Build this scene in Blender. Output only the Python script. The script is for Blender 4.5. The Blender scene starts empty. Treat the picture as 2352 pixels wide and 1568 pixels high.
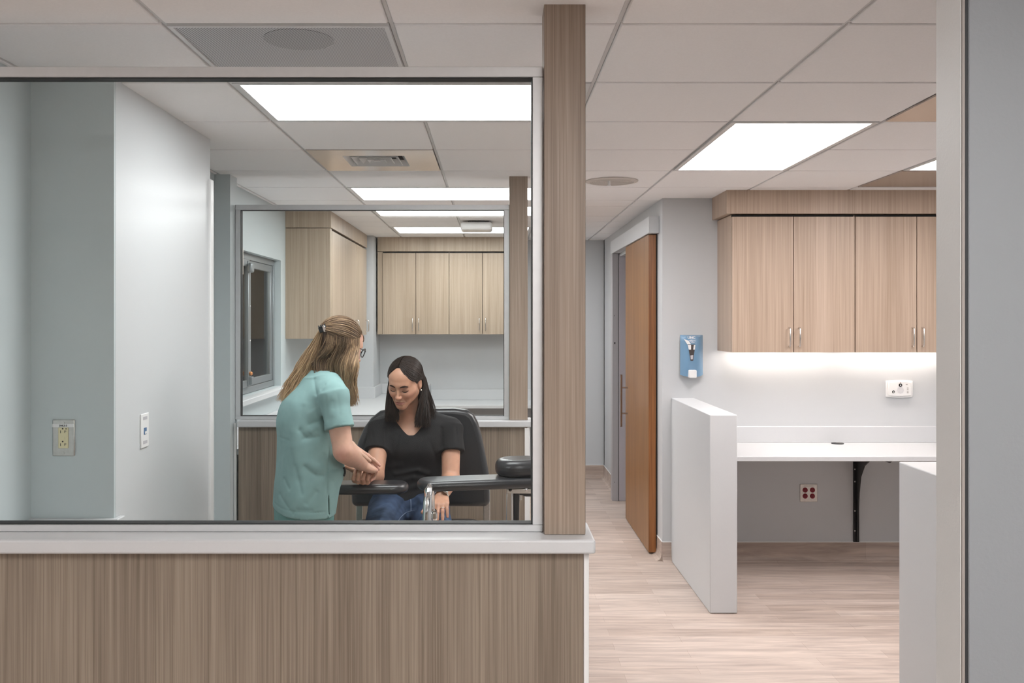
import bpy, math, random
import numpy as np
from mathutils import Vector, Matrix
from mathutils.bvhtree import BVHTree
random.seed(7); RNG = np.random.default_rng(11)
SC = bpy.context.scene
COL = SC.collection

# ------------------------------------------------------------------ camera
FPX, CX, CY, CAMZ = 2126.0, 1133.0, 734.0, 1.57       # focal length and vanishing point in pixels of a 2352x1568 frame
cam_d = bpy.data.cameras.new('camera'); cam = bpy.data.objects.new('camera', cam_d); COL.objects.link(cam)
cam_d.sensor_width = 36.0; cam_d.lens = FPX * 36.0 / 2352
cam_d.shift_x = (1176 - CX) / 2352; cam_d.shift_y = -(784 - CY) / 2352
cam_d.clip_start = 0.02; cam_d.clip_end = 60
cam.location = (0, 0, CAMZ); cam.rotation_euler = (math.radians(90), 0, 0)
SC.camera = cam
SC.view_settings.view_transform = 'Standard'; SC.view_settings.look = 'None'
SC.view_settings.gamma = 1.0; SC.view_settings.use_curve_mapping = False
SC.view_settings.exposure = EXPOSURE = 0.68

def W(px, py, d):                                     # where the point seen at a pixel stands, given its distance
    return np.array([(px - CX) * d / FPX, d, CAMZ - (py - CY) * d / FPX])

# ------------------------------------------------------------------ materials
def new_mat(name):
    m = bpy.data.materials.new(name); m.use_nodes = True
    nt = m.node_tree; b = nt.nodes['Principled BSDF']
    return m, nt, b
def srgb(r, g, b):
    f = lambda c: (c / 255 / 12.92) if c / 255 <= .04045 else ((c / 255 + .055) / 1.055) ** 2.4
    return (f(r), f(g), f(b), 1)
def mat(name, col, rough=.5, metal=0., spec=.5, noise=None, bump=0., bscale=200., coat=0.):
    m, nt, b = new_mat(name)
    b.inputs['Base Color'].default_value = (*col[:3], 1)
    b.inputs['Roughness'].default_value = rough; b.inputs['Metallic'].default_value = metal
    b.inputs['Specular IOR Level'].default_value = spec; b.inputs['Coat Weight'].default_value = coat
    tc = nt.nodes.new('ShaderNodeTexCoord')
    if noise:
        n = nt.nodes.new('ShaderNodeTexNoise'); n.inputs['Scale'].default_value = noise[0]; n.inputs['Detail'].default_value = 3
        nt.links.new(tc.outputs['Object'], n.inputs['Vector'])
        mx = nt.nodes.new('ShaderNodeMix'); mx.data_type = 'RGBA'
        a = noise[1]
        mx.inputs[6].default_value = (*[c * (1 - a) for c in col[:3]], 1); mx.inputs[7].default_value = (*[min(1, c * (1 + a)) for c in col[:3]], 1)
        nt.links.new(n.outputs['Fac'], mx.inputs[0]); nt.links.new(mx.outputs[2], b.inputs['Base Color'])
    if bump:
        n2 = nt.nodes.new('ShaderNodeTexNoise'); n2.inputs['Scale'].default_value = bscale; n2.inputs['Detail'].default_value = 4
        nt.links.new(tc.outputs['Object'], n2.inputs['Vector'])
        bp = nt.nodes.new('ShaderNodeBump'); bp.inputs['Strength'].default_value = bump; bp.inputs['Distance'].default_value = .002
        nt.links.new(n2.outputs['Fac'], bp.inputs['Height']); nt.links.new(bp.outputs['Normal'], b.inputs['Normal'])
    return m
def emis(name, col, strength):
    m, nt, b = new_mat(name)
    b.inputs['Base Color'].default_value = (.8, .8, .8, 1)
    b.inputs['Emission Color'].default_value = (*col, 1); b.inputs['Emission Strength'].default_value = strength
    return m
def laminate(name, dark, light, grain=(90, 90, .9), rough=.42, fine=330):
    m, nt, b = new_mat(name)
    L = nt.links.new
    tc = nt.nodes.new('ShaderNodeTexCoord'); mp = nt.nodes.new('ShaderNodeMapping'); mp.inputs['Scale'].default_value = grain
    geo = nt.nodes.new('ShaderNodeNewGeometry')
    L(geo.outputs['Position'], mp.inputs['Vector'])
    n1 = nt.nodes.new('ShaderNodeTexNoise'); n1.inputs['Scale'].default_value = 1.0; n1.inputs['Detail'].default_value = 5; n1.inputs['Roughness'].default_value = .72; n1.inputs['Distortion'].default_value = .35
    L(mp.outputs['Vector'], n1.inputs['Vector'])
    mp2 = nt.nodes.new('ShaderNodeMapping'); mp2.inputs['Scale'].default_value = (grain[0] / 7, grain[1] / 7, grain[2] / 3)
    L(geo.outputs['Position'], mp2.inputs['Vector'])
    n2 = nt.nodes.new('ShaderNodeTexNoise'); n2.inputs['Scale'].default_value = 1.0; n2.inputs['Detail'].default_value = 2
    L(mp2.outputs['Vector'], n2.inputs['Vector'])
    mp3 = nt.nodes.new('ShaderNodeMapping'); mp3.inputs['Scale'].default_value = tuple(fine if g > 10 else g * 3 for g in grain)
    L(geo.outputs['Position'], mp3.inputs['Vector'])
    n3 = nt.nodes.new('ShaderNodeTexNoise'); n3.inputs['Scale'].default_value = 1.0; n3.inputs['Detail'].default_value = 1
    L(mp3.outputs['Vector'], n3.inputs['Vector'])
    def math_(op, a, c):
        q = nt.nodes.new('ShaderNodeMath'); q.operation = op
        for i, v in enumerate((a, c)):
            if isinstance(v, (int, float)): q.inputs[i].default_value = v
            else: L(v, q.inputs[i])
        return q.outputs[0]
    s = math_('ADD', math_('MULTIPLY', n1.outputs['Fac'], .55), math_('ADD', math_('MULTIPLY', n2.outputs['Fac'], .35), math_('MULTIPLY', n3.outputs['Fac'], .34)))
    cr = nt.nodes.new('ShaderNodeValToRGB'); cr.color_ramp.elements[0].position = .46; cr.color_ramp.elements[1].position = .78
    cr.color_ramp.elements[0].color = (*dark[:3], 1); cr.color_ramp.elements[1].color = (*light[:3], 1)
    L(s, cr.inputs['Fac']); L(cr.outputs['Color'], b.inputs['Base Color'])
    b.inputs['Roughness'].default_value = rough
    return m
def floor_mat(name):
    m, nt, b = new_mat(name); L = nt.links.new
    geo = nt.nodes.new('ShaderNodeNewGeometry')
    br = nt.nodes.new('ShaderNodeTexBrick')
    br.offset = .37; br.inputs['Scale'].default_value = 1.0; br.inputs['Mortar Size'].default_value = .0008
    br.inputs['Brick Width'].default_value = .92; br.inputs['Row Height'].default_value = .1
    br.inputs['Color1'].default_value = (.50, .41, .355, 1); br.inputs['Color2'].default_value = (.62, .53, .475, 1); br.inputs['Mortar'].default_value = (.42, .34, .29, 1)
    L(geo.outputs['Position'], br.inputs['Vector'])
    mp = nt.nodes.new('ShaderNodeMapping'); mp.inputs['Scale'].default_value = (2.4, 26, 26)
    L(geo.outputs['Position'], mp.inputs['Vector'])
    n = nt.nodes.new('ShaderNodeTexNoise'); n.inputs['Scale'].default_value = 1; n.inputs['Detail'].default_value = 5; n.inputs['Roughness'].default_value = .65; n.inputs['Distortion'].default_value = .6
    L(mp.outputs['Vector'], n.inputs['Vector'])
    cr = nt.nodes.new('ShaderNodeValToRGB'); cr.color_ramp.elements[0].position = .3; cr.color_ramp.elements[1].position = .68
    cr.color_ramp.elements[0].color = (.64, .61, .60, 1); cr.color_ramp.elements[1].color = (1.04, 1.02, 1.0, 1)
    L(n.outputs['Fac'], cr.inputs['Fac'])
    mx = nt.nodes.new('ShaderNodeMix'); mx.data_type = 'RGBA'; mx.blend_type = 'MULTIPLY'; mx.inputs[0].default_value = 1
    L(br.outputs['Color'], mx.inputs[6]); L(cr.outputs['Color'], mx.inputs[7]); L(mx.outputs[2], b.inputs['Base Color'])
    b.inputs['Roughness'].default_value = .5
    return m
def glass_mat(name, refl=1.0):
    m = bpy.data.materials.new(name); m.use_nodes = True; nt = m.node_tree; nt.nodes.clear(); L = nt.links.new
    out = nt.nodes.new('ShaderNodeOutputMaterial'); mix = nt.nodes.new('ShaderNodeMixShader')
    tr = nt.nodes.new('ShaderNodeBsdfTransparent'); tr.inputs['Color'].default_value = (.975, .985, .98, 1)
    gl = nt.nodes.new('ShaderNodeBsdfGlossy'); gl.inputs['Roughness'].default_value = .0
    fr = nt.nodes.new('ShaderNodeFresnel'); fr.inputs['IOR'].default_value = 1.0 + .3 * refl
    L(fr.outputs[0], mix.inputs[0]); L(tr.outputs[0], mix.inputs[1]); L(gl.outputs[0], mix.inputs[2]); L(mix.outputs[0], out.inputs['Surface'])
    return m
def stripe_mat(name, c1, c2, scale, rot):
    m, nt, b = new_mat(name); L = nt.links.new
    geo = nt.nodes.new('ShaderNodeNewGeometry'); mp = nt.nodes.new('ShaderNodeMapping'); mp.inputs['Rotation'].default_value = (0, 0, rot)
    L(geo.outputs['Position'], mp.inputs['Vector'])
    w = nt.nodes.new('ShaderNodeTexWave'); w.inputs['Scale'].default_value = scale; L(mp.outputs['Vector'], w.inputs['Vector'])
    mx = nt.nodes.new('ShaderNodeMix'); mx.data_type = 'RGBA'; mx.inputs[6].default_value = (*c1, 1); mx.inputs[7].default_value = (*c2, 1)
    L(w.outputs['Fac'], mx.inputs[0]); L(mx.outputs[2], b.inputs['Base Color']); b.inputs['Roughness'].default_value = .5
    return m
def vcol_mat(name, rough=.5, noise=None, bump=0, bscale=300, sss=0., spec=.5, stretch=None, coat=0.):
    m, nt, b = new_mat(name); L = nt.links.new
    a = nt.nodes.new('ShaderNodeAttribute'); a.attribute_name = 'Col'
    col = a.outputs['Color']
    tc = nt.nodes.new('ShaderNodeTexCoord'); vec = tc.outputs['Object']
    if stretch:
        mp = nt.nodes.new('ShaderNodeMapping'); mp.inputs['Scale'].default_value = stretch; L(vec, mp.inputs['Vector']); vec = mp.outputs['Vector']
    if noise:
        n = nt.nodes.new('ShaderNodeTexNoise'); n.inputs['Scale'].default_value = noise[0]; n.inputs['Detail'].default_value = 4; L(vec, n.inputs['Vector'])
        cr = nt.nodes.new('ShaderNodeValToRGB'); cr.color_ramp.elements[0].position = .3; cr.color_ramp.elements[1].position = .7
        cr.color_ramp.elements[0].color = (1 - noise[1],) * 3 + (1,); cr.color_ramp.elements[1].color = (1 + noise[1],) * 3 + (1,)
        L(n.outputs['Fac'], cr.inputs['Fac'])
        mx = nt.nodes.new('ShaderNodeMix'); mx.data_type = 'RGBA'; mx.blend_type = 'MULTIPLY'; mx.inputs[0].default_value = 1
        L(col, mx.inputs[6]); L(cr.outputs['Color'], mx.inputs[7]); col = mx.outputs[2]
    L(col, b.inputs['Base Color']); b.inputs['Roughness'].default_value = rough; b.inputs['Specular IOR Level'].default_value = spec
    b.inputs['Coat Weight'].default_value = coat
    if sss:
        b.inputs['Subsurface Weight'].default_value = sss; b.inputs['Subsurface Radius'].default_value = (1, .35, .2); b.inputs['Subsurface Scale'].default_value = .008
    if bump:
        n2 = nt.nodes.new('ShaderNodeTexNoise'); n2.inputs['Scale'].default_value = bscale; n2.inputs['Detail'].default_value = 3; L(vec, n2.inputs['Vector'])
        bp = nt.nodes.new('ShaderNodeBump'); bp.inputs['Strength'].default_value = bump; bp.inputs['Distance'].default_value = .002
        L(n2.outputs['Fac'], bp.inputs['Height']); L(bp.outputs['Normal'], b.inputs['Normal'])
    return m

LIGHT = 9.0
M = dict(
    paint=mat('pale_grey_blue_paint', (.54, .60, .615), .42, spec=.4, bump=.05, bscale=260),
    paint2=mat('pale_grey_paint', (.56, .575, .59), .5, spec=.4, bump=.05, bscale=260),
    panelwhite=mat('satin_white_wall_panel', (.60, .62, .635), .36, spec=.45),
    tile=mat('white_ceiling_tile', (.875, .865, .865), .85, noise=(160, .04), bump=.12, bscale=350),
    grid=mat('white_grid_metal', (.62, .62, .62), .5),
    ssurf=mat('white_solid_surface', (.60, .61, .625), .38, noise=(220, .02), spec=.45),
    alu=mat('satin_aluminium', (.70, .71, .725), .45, metal=.55, noise=(40, .05)),
    aluwin=mat('anodised_window_frame', (.30, .32, .33), .42, metal=.6),
    rubber=mat('black_gasket', (.012, .013, .015), .6),
    lam=laminate('grey_oak_laminate', (.156, .120, .089), (.330, .270, .212)),
    lampost=laminate('warm_oak_laminate', (.215, .159, .120), (.415, .330, .263)),
    lamr=laminate('rosy_oak_laminate', (.36, .262, .192), (.55, .430, .340), grain=(70, 70, .7)),
    lamc=laminate('light_oak_laminate', (.335, .255, .182), (.530, .425, .328), grain=(70, 70, .7)),
    oak=laminate('golden_oak_veneer', (.17, .070, .016), (.31, .148, .047), grain=(60, 60, 1.6), rough=.38),
    oakedge=laminate('dark_oak_edge', (.15, .05, .012), (.37, .15, .045), grain=(130, 130, 1.2), rough=.4),
    floor=floor_mat('wood_look_vinyl'),
    lightpanel=emis('lit_diffuser_cool', (.975, .99, 1), LIGHT * .78),
    lightpanel_dim=emis('lit_diffuser_dimmed', (.975, .99, 1), LIGHT * .78),
    lightpanel_warm=emis('lit_diffuser_warm', (1, .945, .925), LIGHT * 1.08),
    lightpanel_added=emis('lit_diffuser_added', (1, .985, .965), LIGHT * 2.1),  # for added, unseen panels that brighten the hall side and the side room
    strip=emis('lit_led_strip', (1, .90, .82), 17.0),
    glass=glass_mat('clear_glass', .85),
    glass2=glass_mat('clear_glass_thin', .8),
    black=mat('black_powder_coat', (.012, .013, .014), .4),
    blackgap=mat('dark_gap', (.01, .01, .01), .8),
    chrome=mat('polished_chrome', (.86, .86, .87), .08, metal=1),
    satin=mat('satin_nickel', (.72, .69, .66), .25, metal=1),
    bronze=mat('dark_satin_steel', (.38, .31, .27), .3, metal=1),
    steel=mat('brushed_steel', (.62, .60, .57), .32, metal=1, noise=(90, .12)),
    vinyl=mat('black_upholstery_vinyl', (.024, .025, .028), .30, spec=.65, bump=.08, bscale=500),
    white=mat('white_plastic', (.80, .80, .80), .35),
    ivory=mat('ivory_plastic', (.74, .68, .44), .4),
    red=mat('red_plastic', (.22, .008, .02), .4),
    blueplug=mat('blue_jack_plastic', (.08, .17, .32), .4),
    ink=mat('black_print', (.01, .01, .012), .6),
    lav=mat('grey_window_print', (.5, .49, .52), .5),
    sky=mat('blue_plastic', (.17, .31, .47), .25, spec=.6),
    clearp=mat('smoked_plastic', (.08, .07, .07), .2),
    jamb=mat('grey_painted_metal', (.70, .71, .71), .45, bump=.25, bscale=160),
    leaf=mat('grey_textured_wall', (.20, .21, .225), .5, bump=.22, bscale=120),
    taupe=mat('taupe_edge', (.25, .225, .21), .5),
    reflect=mat('tan_metal_plate', (.62, .55, .50), .22, metal=.75),
    vent=mat('white_vent_metal', (.66, .66, .66), .4),
    dark=mat('dark_recess', (.03, .03, .032), .7),
    perf=stripe_mat('perforated_metal_face', (.22, .22, .23), (.66, .66, .67), 48, math.radians(-38)),
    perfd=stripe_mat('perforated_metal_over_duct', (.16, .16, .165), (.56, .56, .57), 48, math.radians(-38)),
    speaker=mat('off_white_speaker_grille', (.60, .56, .52), .5),
    beige=mat('beige_wall', (.52, .44, .37), .6),
    gold=mat('pearl', (.85, .82, .76), .2),
    watchband=mat('silver_watch_band', (.62, .62, .60), .35, metal=.6),
    brass=mat('copper_key', (.7, .3, .12), .35, metal=.8),
)

# ------------------------------------------------------------------ mesh helpers
def org(o):
    v = Vector(o.location)
    return v
def world_origin(o):
    v = Vector((0, 0, 0))
    while o is not None:
        v += Vector(o.location); o = o.parent
    return v
def tag(o, label=None, cat=None, group=None, kind=None):
    if label: o['label'] = label
    if cat: o['category'] = cat
    if group: o['group'] = group
    if kind: o['kind'] = kind
    return o
def thing(name, loc, label, cat, group=None, kind=None):
    o = bpy.data.objects.new(name, None); COL.objects.link(o); o.location = loc; o.empty_display_size = .05
    return tag(o, label, cat, group, kind)
class MB:
    def __init__(s): s.v = []; s.f = []; s.mi = []; s.m = 0
    def add(s, vs, fs):
        o = len(s.v); s.v += [tuple(map(float, p)) for p in vs]
        s.f += [tuple(i + o for i in f) for f in fs]; s.mi += [s.m] * len(fs); return s
    def box(s, x0, x1, y0, y1, z0, z1):
        x0, x1 = min(x0, x1), max(x0, x1); y0, y1 = min(y0, y1), max(y0, y1); z0, z1 = min(z0, z1), max(z0, z1)
        return s.add([(x0, y0, z0), (x1, y0, z0), (x1, y1, z0), (x0, y1, z0), (x0, y0, z1), (x1, y0, z1), (x1, y1, z1), (x0, y1, z1)],
                     [(0, 3, 2, 1), (4, 5, 6, 7), (0, 1, 5, 4), (1, 2, 6, 5), (2, 3, 7, 6), (3, 0, 4, 7)])
    def prism(s, pts, a, b, axis='y'):                  # outline extruded along an axis; pts are the other two coordinates
        n = len(pts)
        def P(p, t):
            return {'y': (p[0], t, p[1]), 'x': (t, p[0], p[1]), 'z': (p[0], p[1], t)}[axis]
        vs = [P(p, a) for p in pts] + [P(p, b) for p in pts]
        fs = [tuple(range(n)), tuple(range(2 * n - 1, n - 1, -1))] + [(i, i + n, (i + 1) % n + n, (i + 1) % n) for i in range(n)]
        return s.add(vs, fs)
    def tube(s, pts, r, n=12, caps=True):
        pts = [Vector(p) for p in pts]; k = len(pts)
        rs = r if isinstance(r, (list, tuple)) else [r] * k
        ref = None; rings = []
        for i in range(k):
            t = (pts[min(i + 1, k - 1)] - pts[max(i - 1, 0)]).normalized()
            if ref is None: ref = t.orthogonal().normalized()
            ref = (ref - t * ref.dot(t)).normalized(); bi = t.cross(ref)
            rings.append([pts[i] + (ref * math.cos(2 * math.pi * j / n) + bi * math.sin(2 * math.pi * j / n)) * rs[i] for j in range(n)])
        vs = [p for rg in rings for p in rg]; fs = []
        for i in range(k - 1):
            for j in range(n):
                fs.append((i * n + j, i * n + (j + 1) % n, (i + 1) * n + (j + 1) % n, (i + 1) * n + j))
        if caps: fs += [tuple(range(n - 1, -1, -1)), tuple(range((k - 1) * n, k * n))]
        return s.add(vs, fs)
    def lathe(s, prof, c, axis='z', n=32):              # prof: (radius, along)
        vs = []; fs = []; k = len(prof)
        for (r, h) in prof:
            for j in range(n):
                a = 2 * math.pi * j / n; u, w = r * math.cos(a), r * math.sin(a)
                vs.append({'z': (c[0] + u, c[1] + w, c[2] + h), 'y': (c[0] + u, c[1] + h, c[2] + w), 'x': (c[0] + h, c[1] + u, c[2] + w)}[axis])
        for i in range(k - 1):
            for j in range(n): fs.append((i * n + j, i * n + (j + 1) % n, (i + 1) * n + (j + 1) % n, (i + 1) * n + j))
        fs += [tuple(range(n - 1, -1, -1)), tuple(range((k - 1) * n, k * n))]
        return s.add(vs, fs)
    def build(s, name, material, parent=None, bevel=0., seg=2, smooth=False, origin=None):
        o = None
        base = world_origin(parent) if parent is not None else (Vector(origin) if origin is not None else Vector((0, 0, 0)))
        me = bpy.data.meshes.new(name); me.from_pydata([tuple(Vector(v) - base) for v in s.v], [], s.f)
        import bmesh
        bm = bmesh.new(); bm.from_mesh(me); bmesh.ops.recalc_face_normals(bm, faces=bm.faces); bm.to_mesh(me); bm.free()
        mats = material if isinstance(material, (list, tuple)) else [material]
        for m_ in mats: me.materials.append(m_)
        if len(mats) > 1: me.polygons.foreach_set('material_index', s.mi)
        o = bpy.data.objects.new(name, me); COL.objects.link(o)
        if parent is not None: o.parent = parent
        else: o.location = base
        if smooth: me.polygons.foreach_set('use_smooth', [True] * len(me.polygons))
        if bevel:
            b = o.modifiers.new('bevel', 'BEVEL'); b.width = bevel; b.segments = seg; b.limit_method = 'ANGLE'; b.angle_limit = math.radians(40)
            b.harden_normals = False
            me.polygons.foreach_set('use_smooth', [True] * len(me.polygons))
            if hasattr(me, 'set_sharp_from_angle'): me.set_sharp_from_angle(angle=math.radians(35))
        elif smooth and hasattr(me, 'set_sharp_from_angle'): me.set_sharp_from_angle(angle=math.radians(50))
        return o
def box(name, m_, b, parent=None, bevel=0., seg=2, origin=None):
    return MB().box(*b).build(name, m_, parent, bevel, seg, origin=origin)
def struct(name, m_, mb, label, cat, bevel=0., seg=2):
    o = mb.build(name, m_, None, bevel, seg); return tag(o, label, cat, kind='structure')
def mesh_np(name, V, Fq, material, parent, col=None, smooth=True):
    base = np.array(world_origin(parent)) if parent is not None else np.zeros(3)
    V = np.asarray(V, dtype=np.float64) - base
    me = bpy.data.meshes.new(name); nv = len(V); nf = len(Fq); k = Fq.shape[1]
    me.vertices.add(nv); me.vertices.foreach_set('co', V.astype(np.float32).ravel())
    me.loops.add(nf * k); me.loops.foreach_set('vertex_index', Fq.astype(np.int32).ravel())
    me.polygons.add(nf); me.polygons.foreach_set('loop_start', np.arange(0, nf * k, k, dtype=np.int32))
    me.update(calc_edges=True); me.validate()
    if smooth: me.polygons.foreach_set('use_smooth', [True] * len(me.polygons))
    if col is not None:
        ca = me.color_attributes.new('Col', 'FLOAT_COLOR', 'POINT')
        c4 = np.ones((nv, 4), np.float32); c4[:, :3] = col; ca.data.foreach_set('color', c4.ravel())
    me.materials.append(material)
    o = bpy.data.objects.new(name, me); COL.objects.link(o)
    if parent is not None: o.parent = parent
    return o
def text_obj(name, s, loc, size, m_, parent, rot=(math.pi / 2, 0, 0), bold=0., depth=.0004):
    c = bpy.data.curves.new(name, 'FONT'); c.body = s; c.size = size; c.align_x = 'CENTER'; c.align_y = 'CENTER'; c.extrude = depth; c.offset = bold
    t = bpy.data.objects.new(name, c); COL.objects.link(t)
    dg = bpy.context.evaluated_depsgraph_get(); me = bpy.data.meshes.new_from_object(t.evaluated_get(dg))
    bpy.data.objects.remove(t)
    R = Matrix.Rotation(rot[2], 4, 'Z') @ Matrix.Rotation(rot[1], 4, 'Y') @ Matrix.Rotation(rot[0], 4, 'X')
    me.transform(Matrix.Translation(Vector(loc) - world_origin(parent)) @ R)
    me.name = name
    me.materials.clear(); me.materials.append(m_)
    o = bpy.data.objects.new(name, me); COL.objects.link(o); o.parent = parent
    return o
# ================================================================== the setting
CZ = 2.36                       # ceiling height
XL = -1.515; YB = 9.2; XR = 3.3; Y0 = -2.6; XC = 1.10; YR = 6.02
XG = [-.884 + .61 * k for k in range(-7, 8)]
YG = [3.087 + .61 * k for k in range(-10, 6)] + [6.45, 7.06, 7.47, 7.885, 8.48, 8.88, 9.25]
struct('floor', M['floor'], MB().box(-5.2, XR + .1, Y0 - .1, YB + .2, -.06, 0), 'pale wood-look vinyl plank floor running through corridor and bays', 'floor')

# fixtures that take ceiling cells: (x0, x1, y0, y1)
LIGHTS = [(-.884, .336, 3.087, 3.697), (-.884, .336, 5.527, 6.137), (-.884, .336, 6.45, 7.06), (-.884, .336, 7.885, 8.48),
          (.946, 1.556, 3.697, 4.917), (2.166, 2.776, 3.697, 4.917), (.336, .946, -.573, .647), (1.556, 2.166, -1.793, -.573), (-3.934, -3.324, -.573, .647)]
VENTS = [(-.884, -.274, 2.477, 3.087), (-.884, -.274, 4.307, 4.917), (1.556, 2.166, 3.087, 3.697), (2.166, 2.776, 4.917, 5.527)]
def taken(x, y):
    return any(a < x < b and c < y < d for a, b, c, d in LIGHTS + VENTS)
cb = MB()
cb.box(-5.2, XR + .1, Y0 - .1, YB + .2, CZ + .05, CZ + .09)
cb.m = 0
for i in range(len(XG) - 1):
    for j in range(len(YG) - 1):
        x0, x1, y0, y1 = XG[i], XG[i + 1], YG[j], YG[j + 1]
        if taken((x0 + x1) / 2, (y0 + y1) / 2): continue
        g = .0075; dz = .0
        if abs(x0 - 1.556) < .01 and abs(y0 - 2.477) < .01: dz = .004
        bx = (x0 + g, x1 - g, y0 + g, y1 - g, CZ + dz, CZ + .03)
        cb.box(*bx)
cb.m = 1
for x in XG: cb.box(x - .0075, x + .0075, Y0 - .1, YB + .2, CZ + .007, CZ + .04)
for y in YG: cb.box(-5.1, XR, y - .0075, y + .0075, CZ + .0072, CZ + .038)
struct('ceiling', [M['tile'], M['grid']], cb, 'white suspended ceiling of square lay-in tiles in a metal grid', 'ceiling', bevel=.003, seg=1)

# left wall with the pass-through opening
WY0, WY1, WZ0, WZ1 = 5.36, 6.60, 1.10, 1.992
wl = MB(); wl.box(XL - .14, XL, 2.302, WY0, 0, CZ + .02); wl.box(XL - .14, XL, WY1, YB, 0, CZ + .02)
wl.box(XL - .14, XL, WY0, WY1, 0, WZ0); wl.box(XL - .14, XL, WY0, WY1, WZ1, CZ + .02)
struct('wall_left', M['paint'], wl, 'pale grey painted wall along the left of the bays', 'wall')
struct('wall_bump_out', M['panelwhite'], MB().box(XL - .02, -1.242, 3.045, 4.06, 0, CZ + .02), 'satin white wall projection behind the front glass, with the data outlet on it', 'wall')
struct('wall_alcove', M['paint'], MB().box(XL - .02, -1.2425, 3.032, 3.0455, 0, CZ + .02), 'grey-green alcove wall facing the glass, with the ivory power outlet on it', 'wall')
struct('wall_pilaster', M['paint'], MB().box(XL - .02, -1.43, 5.03, 5.16, 0, CZ + .02), 'narrow grey wall pier at the left end of the rear glass screen', 'wall')
struct('trim_1', M['white'], MB().box(-1.25, -1.231, 4.035, 4.078, 0, 2.183), 'white corner guard on the far edge of the white wall projection', 'corner guard', .003)
struct('trim_2', M['white'], MB().box(-1.4285, -1.415, 5.098, 5.112, 0, 1.0), 'thin white edge strip on the narrow grey wall pier', 'edge strip')
struct('wall_back', M['paint2'], MB().box(XL - .14, XC + .2, YB, YB + .12, 0, CZ + .02), 'pale grey end wall of the corridor and rear bay', 'wall')
struct('wall_nib', M['paint2'], MB().box(XL - .02, -1.125, 8.69, YB + .01, 0, CZ + .02), 'pale grey wall nib in the corner between the two rear cabinet runs', 'wall')
DY0, DY1, DH = 7.06, 8.02, 2.12
wc = MB(); wc.box(XC, XC + .14, YR + .12, DY0, 0, CZ + .02); wc.box(XC, XC + .14, DY1 + .1, YB, 0, CZ + .02); wc.box(XC, XC + .14, DY0, DY1 + .1, DH, CZ + .02)
struct('wall_corridor', M['paint2'], wc, 'pale grey corridor wall that carries the sliding oak door', 'wall')
struct('wall_closet', M['paint2'], MB().box(XC + 1.2, XC + 1.25, YR + .1, YB, 0, CZ).box(XC, XC + 1.25, YB - .05, YB, 0, CZ), 'dim wall inside the doorway behind the sliding door', 'wall')
struct('wall_workstation', M['paint2'], MB().box(XC, XR, YR, YR + .12, 0, CZ + .02), 'pale grey wall behind the desk and upper cabinets on the right', 'wall')
struct('wall_right', M['paint2'], MB().box(XR, XR + .12, Y0, YR + .1, 0, CZ + .02), 'pale grey wall at the far right, outside the view', 'wall')
struct('wall_behind', M['paint2'], MB().box(-5.2, XR, Y0 - .12, Y0, 0, CZ + .02).box(-5.2, -5.1, Y0, 2.3, 0, CZ + .02).box(-5.1, XL - .1405, 2.302, 2.42, 0, CZ + .02), 'pale grey hall walls behind the viewpoint', 'wall')
struct('wall_side_room', M['beige'], MB().box(-3.1, -3.05, 4.5, 8.2, 0, CZ).box(-3.1, XL - .14, 4.45, 4.5, 0, CZ).box(-3.1, XL - .14, 8.2, 8.25, 0, CZ), 'beige room wall seen through the pass-through window', 'wall')
struct('wall_side_room_panel', mat('brown_wood_panel', (.36, .24, .17), .5), MB().box(-3.04, -2.013, 7.9, 7.95, 0, CZ), 'brown panel seen at the left of the pass-through window opening', 'wall')
struct('wall_side_room_pier', mat('pale_beige_trim', (.62, .50, .40), .5), MB().box(-2.0125, -1.957, 7.88, 7.95, 0, CZ), 'pale beige upright strip seen through the pass-through window', 'wall')
struct('wall_side_room_right', mat('olive_grey_paint', (.33, .31, .26), .5), MB().box(-1.9565, XL - .1405, 7.9, 7.95, 0, CZ), 'olive grey strip of wall seen at the right of the pass-through window opening', 'wall')

# baseboards: coved flooring turned up the wall with a pale cap
def cove(name, p0, p1, nrm, label, h=.125):
    (x0, y0), (x1, y1) = p0, p1; nx, ny = nrm; mb = MB()
    prof = [(0, h), (.004, h), (.005, .045), (.008, .028), (.016, .012), (.03, .003), (.04, .0005), (0, .0005)]
    vs = [(x0 + nx * t, y0 + ny * t, z) for t, z in prof] + [(x1 + nx * t, y1 + ny * t, z) for t, z in prof]; n = len(prof)
    mb.add(vs, [tuple(range(n)), tuple(range(2 * n - 1, n - 1, -1))] + [(i, (i + 1) % n, (i + 1) % n + n, i + n) for i in range(n)])
    mb.m = 1
    pc = [(0, h + .004), (.0055, h + .004), (.0055, h - .001), (0, h - .001)]
    vs = [(x0 + nx * t, y0 + ny * t, z) for t, z in pc] + [(x1 + nx * t, y1 + ny * t, z) for t, z in pc]
    mb.add(vs, [(0, 1, 2, 3), (7, 6, 5, 4)] + [(i, (i + 1) % 4, (i + 1) % 4 + 4, i + 4) for i in range(4)])
    tag(mb.build(name, [M['floor'], M['white']], None), label, 'baseboard', kind='structure')
cove('baseboard_desk', (1.304, YR), (3.0, YR), (0, -1), 'coved wood-look baseboard below the desk on the right wall')
cove('baseboard_corner', (XC - .0, YR), (1.158, YR), (0, -1), 'short coved baseboard between oak door and white end panel')
cove('baseboard_door', (XC, YR - .0), (XC, 7.06), (-1, 0), 'coved baseboard turning the wall corner behind the oak door')
cove('baseboard_back', (.2, YB), (XC, YB), (0, -1), 'coved baseboard at the far end of the corridor')
cove('baseboard_corridor', (XC, 8.12), (XC, YB), (-1, 0), 'coved baseboard beyond the doorway at the corridor end')

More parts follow.
